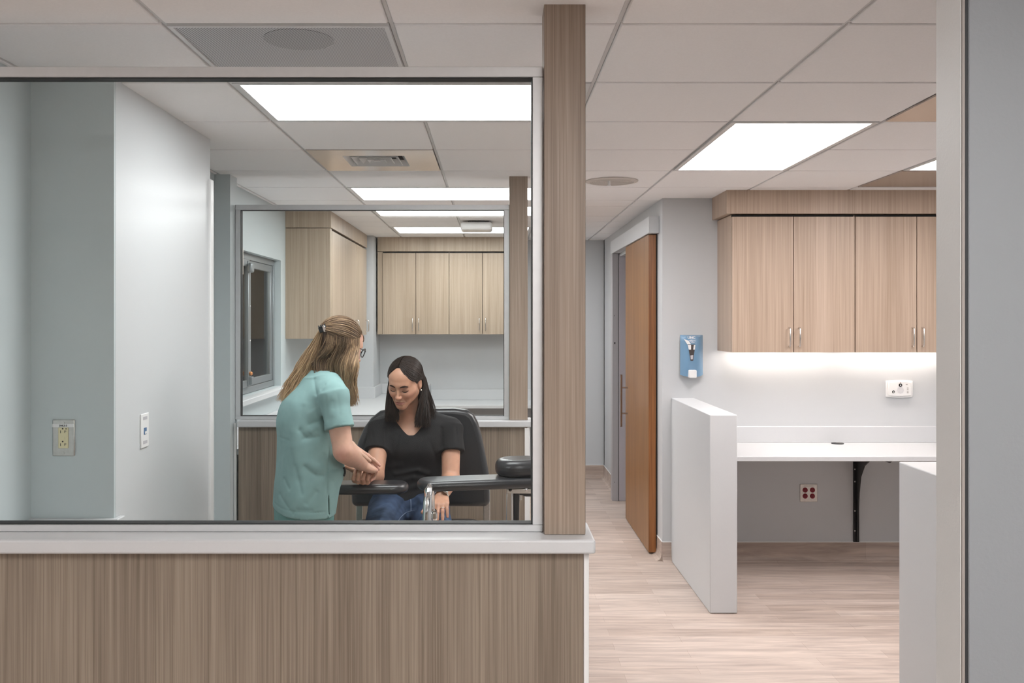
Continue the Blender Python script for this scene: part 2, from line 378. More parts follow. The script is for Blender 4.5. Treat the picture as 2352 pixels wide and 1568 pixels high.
# ------------------------------------------------------------------ half-height partitions with glazed screens
def partition(tag_, yf, xl, xr, zc, depth, over, post, fy, fx0, fx1, ftop, fw, labels, kname):
    y1 = yf + depth
    hw = MB().box(xl, xr - .013, yf, y1, 0, zc - .035)
    struct(kname, M['lam'], hw, labels[0], 'half wall')
    struct(labels[6], M['white'], MB().box(xr - .0128, xr, yf - .004, y1 + .004, 0, zc - .0355), labels[1], 'edge trim', .002)
    sill = MB().box(xl, xr + .013, yf - over, y1 + over, zc - .035, zc)
    struct(labels[7], M['ssurf'], sill, labels[2], 'sill', .006, 3)
    p = box('wood_post', M['lampost'], (post[0], post[1], yf + .018, yf + .118, zc + .0005, CZ + .006), None, .0015, 1, origin=((post[0] + post[1]) / 2, yf + .068, zc))
    tag(p, labels[3], 'post')
    w = thing(labels[5], ((fx0 + fx1) / 2, fy + .02, zc), labels[4], 'glazed screen', kind='structure')
    d = .045; fb = fw * .68
    fr = MB().box(fx0, fx1, fy, fy + d, ftop - fw, ftop).box(fx0, fx1, fy, fy + d, zc + .0005, zc + fb)
    fr.box(fx1 - fw, fx1, fy, fy + d, zc + fb, ftop - fw).box(fx0, fx0 + fw, fy, fy + d, zc + fb, ftop - fw)
    fr.build('window_frame', M['alu'], w, .0012, 1)
    g = .0026; a = (fx0 + fw, fx1 - fw, zc + fb, ftop - fw)
    gk = MB().box(a[0], a[1], fy + .005, fy + d - .005, a[3] - g, a[3]).box(a[0], a[1], fy + .005, fy + d - .005, a[2], a[2] + g)
    gk.box(a[1] - g, a[1], fy + .005, fy + d - .005, a[2], a[3]).box(a[0], a[0] + g, fy + .005, fy + d - .005, a[2], a[3])
    gk.build('gasket', M['rubber'], w)
    MB().box(a[0] + .001, a[1] - .001, fy + .02, fy + .026, a[2] + .001, a[3] - .001).build('glass_pane', M['glass'], w)
    return w
partition('f', 2.302, XL, .2375, 1.031, .13, .037, (.1277, .2313), 2.352, XL, .1262, 2.213, .0265,
          ['wood-laminate half wall filling the bottom left foreground', 'white vertical edge strip at the end of the foreground half wall',
           'white solid-surface sill along the top of the foreground half wall', 'tall foreground wood-grain post rising from white sill to ceiling',
           'large foreground glazed screen in an aluminium frame left of the tall post', 'window_1', 'trim_3', 'trim_4'], 'wall_front')
partition('b', 5.085, -1.4, .2005, 1.017, .13, .03, (.0888, .1895), 5.125, -1.4285, .0885, 2.206, .028,
          ['wood-laminate half wall behind the chair, under the rear glass', 'white vertical edge strip at the end of the rear half wall',
           'white solid-surface sill on the rear half wall behind the chair', 'shorter-looking wood-grain post behind the foreground glass, on the rear sill',
           'rear glazed screen in an aluminium frame behind the two people', 'window_2', 'trim_5', 'trim_6'], 'wall_middle')
struct('trim_7', M['white'], MB().box(.168, .188, 4.93, 4.955, 0, .99), 'white upright rail standing just before the rear half wall end', 'rail')

# alcove counter with upstand behind the foreground glass
t = thing('alcove_counter', (-1.4, 2.75, .8), 'white counter with low upstand in the alcove at the left, behind the glass', 'counter')
MB().box(XL, -1.215, 2.45, 3.03, .79, .82).build('worktop', M['ssurf'], t, .003)
MB().box(XL, -1.495, 2.45, 3.012, .82, .921).box(XL, -1.222, 3.013, 3.031, .82, .921).box(-1.2418, -1.222, 3.0315, 3.075, .82, .921).build('upstand', M['ssurf'], t, .003)

# ------------------------------------------------------------------ sliding oak door
t = thing('door_1', (1.06, 6.7, 0), 'sliding golden-oak door standing open on the corridor wall', 'door', kind='structure')
leaf = MB().box(1.0405, 1.0895, 6.202, 7.28, .012, 2.14).build('leaf', M['oak'], t, .001, 1)
MB().box(1.0402, 1.0898, 6.199, 6.2018, .0125, 2.1395).build('leaf_edge', M['oakedge'], t)
MB().box(1.03, 1.0995, 6.13, 8.12, 2.145, 2.255).build('track_cover', M['paint2'], t, .002, 1)
MB().box(1.0905, 1.0995, 6.205, 7.2, .0, 2.14).build('rubber_seal', M['rubber'], t)
h = MB()
hz0, hz1, hy = .742, 1.145, 7.17
h.tube([(.99, hy, hz0), (.99, hy, hz1)], .0085, 14); h.tube([(.99, hy, 1.045), (1.0405, hy, 1.045)], .006, 10); h.tube([(.99, hy, .845), (1.0405, hy, .845)], .006, 10)
h.build('pull_handle', M['bronze'], t, smooth=True)
t = thing('door_2', (1.1, 8.07, 0), 'grey metal door frame jamb beyond the oak door', 'door frame', kind='structure')
MB().box(1.031, 1.085, 8.02, 8.12, 0, 2.144).build('jamb', M['taupe'] if False else mat('grey_lilac_jamb_paint', (.40, .385, .40), .4), t, .002, 1)
MB().box(1.0852, 1.089, 8.03, 8.12, 0, 2.14).build('seal', M['rubber'], t)
MB().box(1.0892, 1.26, 8.024, 8.12, 0, 2.14).build('stop', mat('lilac_grey_paint', (.47, .44, .47), .4), t, .002, 1)
MB().box(1.05, 1.054, 8.0185, 8.0205, 1.60, 1.61).box(1.048, 1.058, 8.0185, 8.0205, 1.36, 1.376).box(1.05, 1.055, 8.0185, 8.0205, .16, .166).build('screw_head', M['black'], t)

# ------------------------------------------------------------------ right-hand foreground wall end
XE = .80; YE0, YE1 = XE * FPX / (2209 - CX), XE * FPX / (2149.5 - CX)
t = thing('wall_end', (XE + .3, YE0, 0), 'out-of-focus grey wall end with a metal corner edge at the right border', 'wall', kind='structure')
MB().box(XE, XE + .02, YE0 + .004, YE1, 0, CZ + .004).build('end_cap', M['jamb'], t, .0015, 1)
MB().box(XE + .0205, XR, YE0 + .003, YE1 - .001, 0, CZ + .004).build('wall_face', M['leaf'], t)
MB().box(XE + .0006, XE + .0062, YE0, YE0 + .0038, 0, CZ + .004).build('corner_edge', M['taupe'], t, .001, 1)
MB().box(XE + .0064, XE + .0115, YE0 + .0012, YE0 + .0036, 0, CZ + .004).build('shadow_joint', M['rubber'], t)
MB().box(XE + .0117, XR, YE0 - .0005, YE0 + .0029, 0, CZ + .004).build('wall_panel', M['leaf'], t, .002, 1)

# ------------------------------------------------------------------ pass-through window in the left wall of the rear bay
t = thing('window_3', (XL - .05, 6.0, WZ0), 'aluminium sliding pass-through window in the left wall of the rear bay', 'window', kind='structure')
def fr_rect(mb, x0, x1, y0, y1, z0, z1, w):
    mb.box(x0, x1, y0, y1, z1 - w, z1).box(x0, x1, y0, y1, z0, z0 + w).box(x0, x1, y0, y0 + w, z0 + w, z1 - w).box(x0, x1, y1 - w, y1, z0 + w, z1 - w); return mb
fr_rect(MB(), XL - .1, XL - .045, WY0, WY1, WZ0 + .002, WZ1, .04).build('window_frame', M['aluwin'], t, .002, 1)
sash = fr_rect(MB(), XL - .072, XL - .052, 5.85, WY1 - .042, WZ0 + .044, WZ1 - .042, .045).build('sash', M['aluwin'], t, .002, 1)
MB().box(XL - .064, XL - .060, 5.895, WY1 - .087, WZ0 + .089, WZ1 - .087).build('glass_pane', M['glass2'], sash)
sash = fr_rect(MB(), XL - .050, XL - .032, WY0 + .01, 5.88, WZ0 + .044, WZ1 - .042, .045).build('sash', M['aluwin'], t, .002, 1)
MB().box(XL - .043, XL - .039, WY0 + .055, 5.835, WZ0 + .089, WZ1 - .087).build('glass_pane', M['glass2'], sash)
MB().box(XL - .0515, XL - .026, 5.825, 5.885, WZ0 + .05, WZ1 - .05).build('meeting_stile', M['aluwin'], t, .002, 1)
for k, zz in enumerate(np.linspace(WZ0 + .12, WZ1 - .12, 4)):
    MB().lathe([(.006, 0), (.006, .003), (.003, .006)], (XL - .026, 5.86, zz), 'x', 12).build('screw', M['chrome'], t, smooth=True)
MB().box(XL - .026, XL - .005, 5.83, 5.875, WZ0 + .06, WZ0 + .11).build('latch', M['aluwin'], t, .003)
MB().lathe([(.011, 0), (.013, .004), (.013, .014), (.006, .02)], (XL - .026, 5.85, WZ0 + .13), 'x', 14).build('key', M['brass'], t, smooth=True)
MB().box(XL - .026, XL + .002, 5.80, 5.87, WZ1 - .125, WZ1 - .065).build('lock_case', M['aluwin'], t, .012, 3)
MB().box(XL - .028, XL + .012, 5.52, 5.57, WZ1 - .15, WZ1 + .01).build('hinge_plate', M['steel'], t, .002)
struct('trim_8', M['ssurf'], MB().box(XL - .03, XL + .07, 5.30, 6.66, 1.066, 1.0998), 'white ledge under the pass-through window', 'ledge', .004, 2)
t = thing('ceiling_light', (-2.4, 6.6, CZ), 'added unseen ceiling light in the room beyond the pass-through window', 'ceiling light')  # added lamp, itself unseen, to brighten the room behind the window
MB().box(-2.7, -2.1, 6.0, 7.2, CZ - .002, CZ + .004).build('frame', M['vent'], t); MB().box(-2.68, -2.12, 6.02, 7.18, CZ - .004, CZ - .0021).build('diffuser', M['lightpanel_added'], t)

# ------------------------------------------------------------------ ceiling fixtures
LL = ['large lit ceiling panel seen at the top of the foreground glass', 'lit ceiling panel above the rear glass screen, second from the front',
      'lit ceiling panel cut off by the top of the rear screen frame', 'farthest lit ceiling panel above the rear bay cabinets',
      'lit ceiling panel running lengthwise above the corridor on the right', 'lit ceiling panel half hidden by the right foreground jamb',
      'added lit ceiling panel above the viewpoint, out of view', 'added lit ceiling panel behind the viewpoint, out of view', 'added lit ceiling panel in the hall to the left, out of view']  # last three panels are added out of view to light the front side
for (x0, x1, y0, y1), lb in zip(LIGHTS, LL):
    t = thing('ceiling_light', ((x0 + x1) / 2, (y0 + y1) / 2, CZ), lb, 'ceiling light', 'recessed ceiling light panels')
    fr = MB(); a = .009; w = .022
    fr.box(x0 + a, x1 - a, y0 + a, y0 + a + w, CZ - .001, CZ + .03).box(x0 + a, x1 - a, y1 - a - w, y1 - a, CZ - .001, CZ + .03)
    fr.box(x0 + a, x0 + a + w, y0 + a + w, y1 - a - w, CZ - .001, CZ + .03).box(x1 - a - w, x1 - a, y0 + a + w, y1 - a - w, CZ - .001, CZ + .03)
    fr.build('frame', M['vent'], t)
    MB().box(x0 + a + w, x1 - a - w, y0 + a + w, y1 - a - w, CZ + .004, CZ + .012).build('diffuser', M['lightpanel_added'] if y0 < 1 else M['lightpanel_warm'] if x0 > .5 else M['lightpanel'] if y0 < 6 else M['lightpanel_dim'], t)
x0, x1, y0, y1 = VENTS[0]
t = thing('return_air_grille', ((x0 + x1) / 2, (y0 + y1) / 2, CZ), 'perforated square return grille above the foreground screen, a round duct showing through', 'ceiling vent')
MB().box(x0 + .01, x1 - .01, y0 + .01, y1 - .01, CZ + .001, CZ + .012).build('perforated_face', M['perf'], t)
fr_ = MB(); e = .012
fr_.box(x0 + .008, x1 - .008, y0 + .008, y0 + .008 + e, CZ - .003, CZ + .012).box(x0 + .008, x1 - .008, y1 - .008 - e, y1 - .008, CZ - .003, CZ + .012)
fr_.box(x0 + .008, x0 + .008 + e, y0 + .02, y1 - .02, CZ - .003, CZ + .012).box(x1 - .008 - e, x1 - .008, y0 + .02, y1 - .02, CZ - .003, CZ + .012).build('frame', M['vent'], t)
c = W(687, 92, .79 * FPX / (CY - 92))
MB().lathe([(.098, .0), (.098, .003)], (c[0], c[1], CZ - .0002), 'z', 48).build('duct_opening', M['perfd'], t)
def diffuser(v, label, s=.15):
    x0, x1, y0, y1 = v; xc, yc = (x0 + x1) / 2, (y0 + y1) / 2
    t = thing('supply_air_diffuser', (xc, yc, CZ), label, 'ceiling vent', 'square supply air diffusers')
    pl = MB(); g = .008
    pl.box(x0 + g, xc - s, y0 + g, y1 - g, CZ - .001, CZ + .006).box(xc + s, x1 - g, y0 + g, y1 - g, CZ - .001, CZ + .006)
    pl.box(xc - s, xc + s, y0 + g, yc - s, CZ - .001, CZ + .006).box(xc - s, xc + s, yc + s, y1 - g, CZ - .001, CZ + .006).build('plate', M['reflect'], t)
    MB().box(xc - s, xc + s, yc - s, yc + s, CZ + .03, CZ + .034).build('throat', M['dark'], t)
    for k, r in enumerate((s, s * .76, s * .52, s * .28)):
        q = MB(); r2 = r - .026
        zo, zi = CZ + .005, CZ + .026
        vs = []
        for (rr, zz) in ((r, zo - .006), (r2, zi), (r2 + .003, zi + .002), (r + .003, zo - .004)):
            vs += [(xc - rr, yc - rr, zz), (xc + rr, yc - rr, zz), (xc + rr, yc + rr, zz), (xc - rr, yc + rr, zz)]
        fs = []
        for a in range(4):
            for b in range(4):
                fs.append((a * 4 + b, a * 4 + (b + 1) % 4, ((a + 1) % 4) * 4 + (b + 1) % 4, ((a + 1) % 4) * 4 + b))
        q.add(vs, fs).build('louvre', M['vent'], t)
    MB().box(xc - s * .1, xc + s * .1, yc - s * .1, yc + s * .1, CZ + .0, CZ + .004).build('centre_plate', M['vent'], t)
diffuser(VENTS[1], 'small square louvred diffuser in a tan plate above the two people')
diffuser(VENTS[2], 'tan diffuser plate on the ceiling, cut off by right jamb, in front of lit panel')
x0, x1, y0, y1 = VENTS[3]
t = thing('return_air_grille', ((x0 + x1) / 2, (y0 + y1) / 2, CZ), 'tan return grille plate on the ceiling just above the oak cabinets at right', 'ceiling vent')
MB().box(x0 + .008, x1 - .008, y0 + .008, y1 - .008, CZ - .001, CZ + .006).build('plate', M['reflect'], t)
MB().box(x0 + .008, x1 - .008, y1 - .03, y1 - .018, CZ - .0018, CZ - .0011).build('perforated_strip', M['perf'], t)
c = W(1405, 415, .79 * FPX / (CY - 415))
t = thing('ceiling_speaker', (c[0], c[1], CZ), 'round off-white ceiling speaker over the corridor', 'speaker')
MB().lathe([(.15, -.001), (.149, -.006), (.138, -.009), (.126, -.009), (.125, -.004)], (c[0], c[1], CZ), 'z', 48).build('rim', M['speaker'], t, smooth=True)
gr = MB()
for r in np.linspace(.118, .02, 10): gr.lathe([(r, -.003), (r, -.0065), (r - .0055, -.0065), (r - .0055, -.003)], (c[0], c[1], CZ), 'z', 40)
gr.build('grille', M['speaker'], t, smooth=True)
MB().lathe([(.124, -.0005), (.124, -.002)], (c[0], c[1], CZ), 'z', 40).build('backing', M['taupe'], t)
MB().lathe([(.007, -.002), (.007, -.03), (.012, -.032), (.012, -.036)], (c[0] - .02, c[1] - .04, CZ), 'z', 14).build('stem', M['white'], t, smooth=True)
t = thing('wireless_access_point', (-.14, 7.47, CZ), 'white square access point box on the ceiling of the rear bay', 'access point')
MB().box(-.262, -.008, 7.35, 7.6, 2.284, 2.348).build('body', M['white'], t, .02, 3)
fn = MB()
for k in range(20): fn.box(-.2 + k * .0085, -.2 + k * .0085 + .004, 7.362, 7.58, 2.346, 2.356)
fn.build('fin', M['dark'], t); MB().box(-.2, -.06, 7.4, 7.56, 2.352, CZ + .002).build('mount', M['white'], t)

# ------------------------------------------------------------------ cabinets
def handle(x, y, z0, z1, parent, ax):
    r = .0045; off = .03
    if ax == 'y': pts = [(x, y, z1), (x, y - off * .7, z1), (x, y - off, z1 - .008), (x, y - off, z0 + .008), (x, y - off * .7, z0), (x, y, z0)]
    else: pts = [(x, y, z1), (x + off * .7, y, z1), (x + off, y, z1 - .008), (x + off, y, z0 + .008), (x + off * .7, y, z0), (x, y, z0)]
    return MB().tube(pts, r, 10).build('handle', M['satin'], parent, smooth=True)
def cab_y(xs, yf, yb, z0, z1, hz, pairs, label, group, lam, recess=False):   # cabinet whose doors face the viewer
    t = thing('wall_cabinet', ((xs[0] + xs[-1]) / 2, yf + .02, z0), label, 'cabinet', group)
    cs = MB().box(xs[0], xs[-1], yf + .021, yb, z0 + .022, z1)
    if recess: cs.box(xs[0], xs[0] + .018, yf + .021, yb, z0, z0 + .022).box(xs[-1] - .018, xs[-1], yf + .021, yb, z0, z0 + .022)
    else: cs.box(xs[0], xs[-1], yf + .021, yb, z0, z0 + .022)
    cs.build('carcass', lam, t)
    MB().box(xs[0] + .002, xs[-1] - .002, yf + .0195, yf + .0208, z0 + .002, z1).build('shadow_gap', M['blackgap'], t)
    for i in range(len(xs) - 1):
        d = MB().box(xs[i] + .0022, xs[i + 1] - .0022, yf, yf + .019, z0, z1 - .012).build('door', lam, t, .001, 1)
        hx = xs[i + 1] - .03 if pairs[i] == 'r' else xs[i] + .03
        handle(hx, yf, hz[0], hz[1], d, 'y')
    return t
k5 = 5.655 / FPX; X5 = lambda px: (px - CX) * k5
cz0, cz1 = CAMZ - (809 - CY) * k5, CAMZ + (CY - 493) * k5
hz = (CAMZ - (795 - CY) * k5, CAMZ - (752 - CY) * k5)
cab_y([X5(1681), X5(1823), X5(1964)], 5.655, YR, cz0, cz1, hz, 'rl', 'left two-door oak cabinet above the desk, nearest the sanitizer dispenser', 'upper cabinets over the right desk', M['lamr'], True)
cab_y([X5(1964) + .001, X5(2106), X5(2248)], 5.655, YR, cz0, cz1, hz, 'rl', 'right two-door oak cabinet above the desk, cut off by the foreground jamb', 'upper cabinets over the right desk', M['lamr'], True)
box_ = MB().box(X5(1668), 3.2, 5.645, YR, cz1 + .006, CZ + .004)
f = box_.build('cabinet_fascia', M['lamr'], None, .001, 1, origin=(2.3, 5.8, cz1)); tag(f, 'oak fascia board closing the gap between right cabinets and ceiling', 'fascia')
for xa, xb, lb in ((X5(1684) + .02, X5(1964) - .02, 'lit strip light tucked under the left oak cabinet over the desk'), (X5(1964) + .021, X5(2248) - .02, 'lit strip light tucked under the right oak cabinet over the desk')):
    t = thing('under_cabinet_light', ((xa + xb) / 2, 5.80, cz0 + .01), lb, 'light', 'strip lights under the right cabinets')
    MB().box(xa, xb, 5.90, 5.94, cz0 + .011, cz0 + .0218).build('housing', M['white'], t); MB().box(xa + .004, xb - .004, 5.903, 5.937, cz0 + .007, cz0 + .0108).build('diffuser', M['strip'], t)

kb = 8.86 / FPX; XBk = lambda px: (px - CX) * kb
bz0, bz1 = CAMZ - (767.5 - CY) * kb, CAMZ + (CY - 578) * kb
hzb = (CAMZ - (758 - CY) * kb, CAMZ - (730 - CY) * kb)
tfar = cab_y([XBk(878.5), XBk(955), XBk(1031.5)], 8.86, YB, bz0, bz1, hzb, 'rl', 'left two-door cabinet on the far wall of the rear bay', 'far wall cabinets in the rear bay', M['lamc'])
cab_y([XBk(1031.5) + .001, XBk(1108), XBk(1185)], 8.86, YB, bz0, bz1, hzb, 'rl', 'right two-door cabinet on the far wall of the rear bay, beside the rear post', 'far wall cabinets in the rear bay', M['lamc'])
MB().box(XBk(867), XBk(878.3), 8.868, YB - .002, bz0, bz1).build('filler', M['lamc'], tfar)
f = box('cabinet_fascia', M['lamc'], (XBk(867), XBk(1185), 8.855, YB, bz1 + .004, CZ + .004), None, .001, origin=(-.4, 9, bz1)); tag(f, 'oak fascia board above the far wall cabinets of the rear bay', 'fascia')

# cabinet on the left wall of the rear bay, doors facing right
lx = -1.185; ly = [6.80, 7.41, 8.03, 8.655]; lz0 = CAMZ - 44 * 6.745 / FPX; lz1 = CAMZ + (CY - 524) * 6.745 / FPX
t = thing('wall_cabinet', (-1.35, 7.7, lz0), 'three-door oak cabinet on the left wall of the rear bay, above the nurse', 'cabinet')
MB().box(XL, lx - .021, 6.745, 8.66, lz0, lz1).build('carcass', M['lamc'], t, .001, 1)
MB().box(lx - .0208, lx - .0195, 6.76, 8.655, lz0 + .002, lz1).build('shadow_gap', M['blackgap'], t)
MB().box(lx - .021, lx - .002, 6.745, 6.797, lz0, lz1).build('filler', M['lamc'], t)
for i in range(3):
    d = MB().box(lx - .019, lx, ly[i] + .002, ly[i + 1] - .002, lz0, lz1 - .012).build('door', M['lamc'], t, .001, 1)
    handle(lx, ly[i + 1] - .07, lz0 + .03, lz0 + .135, d, 'x')
f = MB().box(XL, lx + .004, 6.742, 8.665, lz1 + .004, CZ + .004).build('cabinet_fascia', M['lamc'], None, .001, 1, origin=(-1.35, 7.7, lz1)); tag(f, 'oak fascia board above the left wall cabinet of the rear bay', 'fascia')

# ------------------------------------------------------------------ counters in the rear bay
t = thing('rear_counter', (-1.2, 7.2, .8), 'white L-shaped counter with upstand along the rear bay left and far walls', 'counter')
MB().box(XL + .002, -.86, 5.27, 8.688, .80, .835).box(-1.123, -.86, 8.6885, YB - .002, .80, .835).box(-.8595, -.62, 8.56, YB - .002, .80, .835).build('worktop', M['ssurf'], t, .003)
MB().box(XL + .002, XL + .02, 5.27, 8.688, .835, .94).box(XL + .02, -1.105, 8.67, 8.689, .835, .94).box(-1.123, -1.105, 8.6895, YB - .002, .835, .94).box(-1.105, -.62, YB - .02, YB - .002, .835, .94).build('upstand', M['ssurf'], t, .002)
MB().box(-.64, -.62, 8.58, YB - .0205, .8355, .94).box(-.92, -.9, 5.27, 8.5, 0, .7995).box(-.9, -.64, 8.6, 8.62, 0, .7995).build('side_panel', M['ssurf'], t)
t = thing('rear_desk', (-.2, 8.9, .7), 'lower white desk with upstand along the far wall of the rear bay', 'desk')
MB().box(-.618, .45, 8.6, YB - .002, .745, .775).build('worktop', M['ssurf'], t, .003)
MB().box(-.618, .45, YB - .02, YB - .002, .7755, .88).build('upstand', M['ssurf'], t, .002)
MB().box(.43, .45, 8.6, YB - .021, 0, .7445).build('side_panel', M['ssurf'], t)

# ------------------------------------------------------------------ right-hand workstation
t = thing('desk', (2.1, 5.7, 0), 'white wall-hung desk with upstand under the right oak cabinets', 'desk')
MB().box(1.3045, 3.2, 5.392, YR - .002, .744, .774).build('worktop', M['ssurf'], t, .004)
MB().box(1.3045, 3.2, YR - .02, YR - .002, .7742, .879).build('upstand', M['ssurf'], t, .003)
MB().box(3.17, 3.2, 5.45, YR - .001, 0, .7435).build('side_panel', M['ssurf'], t)
c = W(1923, 1016.5, 5.95)
t = thing('cable_grommet', (c[0], 5.955, .774), 'small black cable grommet in the white desk top', 'grommet')
MB().lathe([(.038, 0), (.04, .003), (.036, .005), (.026, .005)], (c[0], 5.945, .7742), 'z', 28).build('ring', M['black'], t, smooth=True)
MB().box(c[0] - .012, c[0] + .024, 5.925, 5.947, .7794, .7806).build('flap', M['taupe'], t)
t = thing('end_panel', (1.23, 5.5, 0), 'white solid-surface half-height end panel left of the desk', 'end panel')
MB().box(1.158, 1.3035, 4.945, YR, .002, 1.062).build('panel', M['ssurf'], t, .004, 3)
t = thing('end_panel', (1.55, 2.6, 0), 'white half-height end panel at the lower right, partly behind the jamb', 'end panel')
MB().box(1.449, 1.6, 1.72, 3.306, .002, 1.063).build('panel', M['ssurf'], t, .004, 3)
# black curved counter bracket
kq = 6.0 / FPX
t = thing('desk_bracket', ((1968 - CX) * kq, 5.9, .4), 'black metal bracket with a curved brace under the white desk', 'bracket')
bx = (1962 - CX) * kq
MB().box(bx, bx + .036, 6.008, YR, .128, .743).build('wall_plate', M['black'], t, .001)
arm = [(6.008, .13), (6.0, .13), (5.985, .25), (5.965, .45), (5.94, .56), (5.88, .64), (5.78, .695), (5.66, .715), (5.50, .72), (5.46, .7435), (6.008, .7435)]
MB().prism(arm, bx + .014, bx + .022, 'x').build('brace', M['black'], t)
MB().box(bx - .003, bx + .04, 5.46, 6.007, .739, .7437).build('top_flange', M['black'], t)
for zz in (.2, .33, .52, .6):
    MB().lathe([(.005, 0), (.005, -.003), (.002, -.005)], (bx + .008, 6.0085, zz), 'y', 10).build('screw', M['steel'], t, smooth=True)

# ------------------------------------------------------------------ small wall fittings
def outlet_plate(px0, py0, px1, py1, d):
    a = W(px0, py1, d); b = W(px1, py0, d); return a[0], b[0], a[2], b[2]
x0, x1, z0, z1 = outlet_plate(122, 1047, 173.5, 963, 3.032)[0], outlet_plate(122, 1047, 173.5, 963, 3.032)[1], W(0, 1047, 3.03)[2], W(0, 963, 3.03)[2]
xc, zc, yf = (x0 + x1) / 2, (z0 + z1) / 2, 3.032
t = thing('power_outlet', (xc, yf, zc), 'steel wall plate with ivory outlet and printed label in the alcove', 'outlet')
MB().box(x0, x1, yf - .006, yf, z0, z1).build('plate', M['steel'], t, .004, 2)
MB().box(xc - .0165, xc + .0165, yf - .0095, yf - .0055, zc - .034, zc + .034).build('receptacle', M['ivory'], t, .002)
yk = yf - .0099
for s_ in (1, -1):
    z_ = zc + s_ * .021
    MB().box(xc - .009, xc - .0072, yk, yk + .001, z_ - .005, z_ + .004).build('slot', M['ink'], t)
    MB().box(xc + .005, xc + .0068, yk, yk + .001, z_ - .004, z_ + .004).box(xc + .0055, xc + .011, yk, yk + .001, z_ + .001, z_ + .0028).build('slot', M['ink'], t)
    MB().lathe([(.0025, 0), (.0025, .001)], (xc - .001, yk, z_ + .0095), 'y', 10).build('ground_hole', M['ink'], t)
MB().lathe([(.002, 0), (.002, .001)], (xc + .010, yk, zc + .030), 'y', 10).build('indicator', M['ink'], t)
MB().box(xc - .008, xc + .006, yk - .0006, yk + .0006, zc - .004, zc + .004).build('test_button', M['ivory'], t)
for s_ in (1, -1): MB().lathe([(.004, 0), (.0035, -.0014)], (xc, yf - .006, zc + s_ * .049), 'y', 12).build('screw', M['steel'], t, smooth=True)
MB().box(x0 - .001, x1 - .0015, yf - .0072, yf - .0064, zc + .0352, zc + .0455).build('printed_label', M['white'], t)
text_obj('lettering', '2NL2-3', (xc - .001, yf - .0076, zc + .0402), .0085, M['ink'], t, bold=.0001)

yc = 1.242 * FPX / (CX - 330); zt, zb = CAMZ - (949 - CY) * yc / FPX, CAMZ - (1027 - CY) * yc / FPX; zc = (zt + zb) / 2; xw = -1.242
t = thing('data_outlet', (xw, yc, zc), 'white data outlet plate with a blue jack on the white wall projection', 'outlet')
MB().box(xw, xw + .0055, yc - .036, yc + .036, zb, zt).build('plate', M['white'], t, .002)
MB().box(xw + .0055, xw + .0068, yc - .014, yc + .012, zc - .014, zc + .010).build('jack', M['blueplug'], t, .001)
MB().box(xw + .0066, xw + .0075, yc - .006, yc + .010, zc - .012, zc - .003).build('jack_latch', M['white'], t)
for s_ in (.0435, -.0415): MB().box(xw + .0055, xw + .0062, yc - .018, yc + .018, zc + s_ - .0055, zc + s_ + .0055).build('label_window', M['lav'], t)

yw = YR
def wallpt(px, py): return W(px, py, yw)
a, b = wallpt(1837, 1152), wallpt(1877, 1111); xc, zc = (a[0] + b[0]) / 2, (a[2] + b[2]) / 2
t = thing('quad_outlet', (xc, yw, zc), 'steel plate with four red sockets on the wall under the desk', 'outlet')
MB().box(a[0], b[0], yw - .006, yw, a[2], b[2]).build('plate', M['steel'], t, .004, 2)
for sx in (-1, 1):
    for sz in (-1, 1):
        q = MB().lathe([(.0165, 0), (.0165, -.003), (.0155, -.004)], (xc + sx * .0235, yw - .0055, zc + sz * .0195), 'y', 20).build('socket', M['red'], t, smooth=True)
        cx_, cz_ = xc + sx * .0235, zc + sz * .0195
        MB().box(cx_ - .007, cx_ - .005, yw - .0102, yw - .0094, cz_ - .001, cz_ + .008).build('slot', M['ink'], q); MB().box(cx_ + .005, cx_ + .007, yw - .0102, yw - .0094, cz_ - .001, cz_ + .007).build('slot', M['ink'], q); MB().lathe([(.0025, 0), (.0025, .0008)], (cx_, yw - .0102, cz_ - .006), 'y', 8).build('ground_hole', M['ink'], q)
text_obj('lettering', 'EMERGENCY', (xc, yw - .0064, zc + .046), .0075, M['taupe'], t) if False else None
MB().box(xc - .03, xc + .03, yw - .0066, yw - .006, zc + .044, zc + .047).build('engraved_line', M['taupe'], t)

a, b = wallpt(2033.5, 913), wallpt(2095, 872); xc, zc = (a[0] + b[0]) / 2, (a[2] + b[2]) / 2; w2, h2 = (b[0] - a[0]) / 2, (b[2] - a[2]) / 2
t = thing('wall_intercom', (xc, yw, zc), 'white nurse-call intercom on the wall above the desk', 'intercom')
def bowed(w, h, bow, n=9): 
    return [(xc - w + 2 * w * i / n, zc - h - bow * (1 - (2 * i / n - 1) ** 2)) for i in range(n + 1)] + [(xc + w - 2 * w * i / n, zc + h + bow * (1 - (2 * i / n - 1) ** 2)) for i in range(n + 1)]
MB().prism(bowed(w2, h2 - .006, .006), yw - .012, yw, 'y').build('back_plate', M['white'], t, .003, 2)
MB().prism(bowed(w2 - .014, h2 - .016, .005), yw - .021, yw - .011, 'y').build('face', M['white'], t, .003, 2)
sp = MB()
for i in range(-5, 6):
    for j in range(-5, 6):
        if i * i + j * j < 27: sp.box(xc + i * .0042 - .0011 + .002, xc + i * .0042 + .0011 + .002, yw - .0217, yw - .0208, zc + j * .0042 - .0011 - .008, zc + j * .0042 + .0011 - .008)
sp.build('speaker_grille', M['lav'], t)
MB().lathe([(.0115, 0), (.0105, -.003)], (xc + .002, yw - .0208, zc + .025), 'y', 20).build('call_button', M['ink'], t, smooth=True)
MB().lathe([(.009, 0), (.008, -.003)], (xc - .045 + .002, yw - .0208, zc - .018), 'y', 20).build('cancel_button', M['ink'], t, smooth=True)
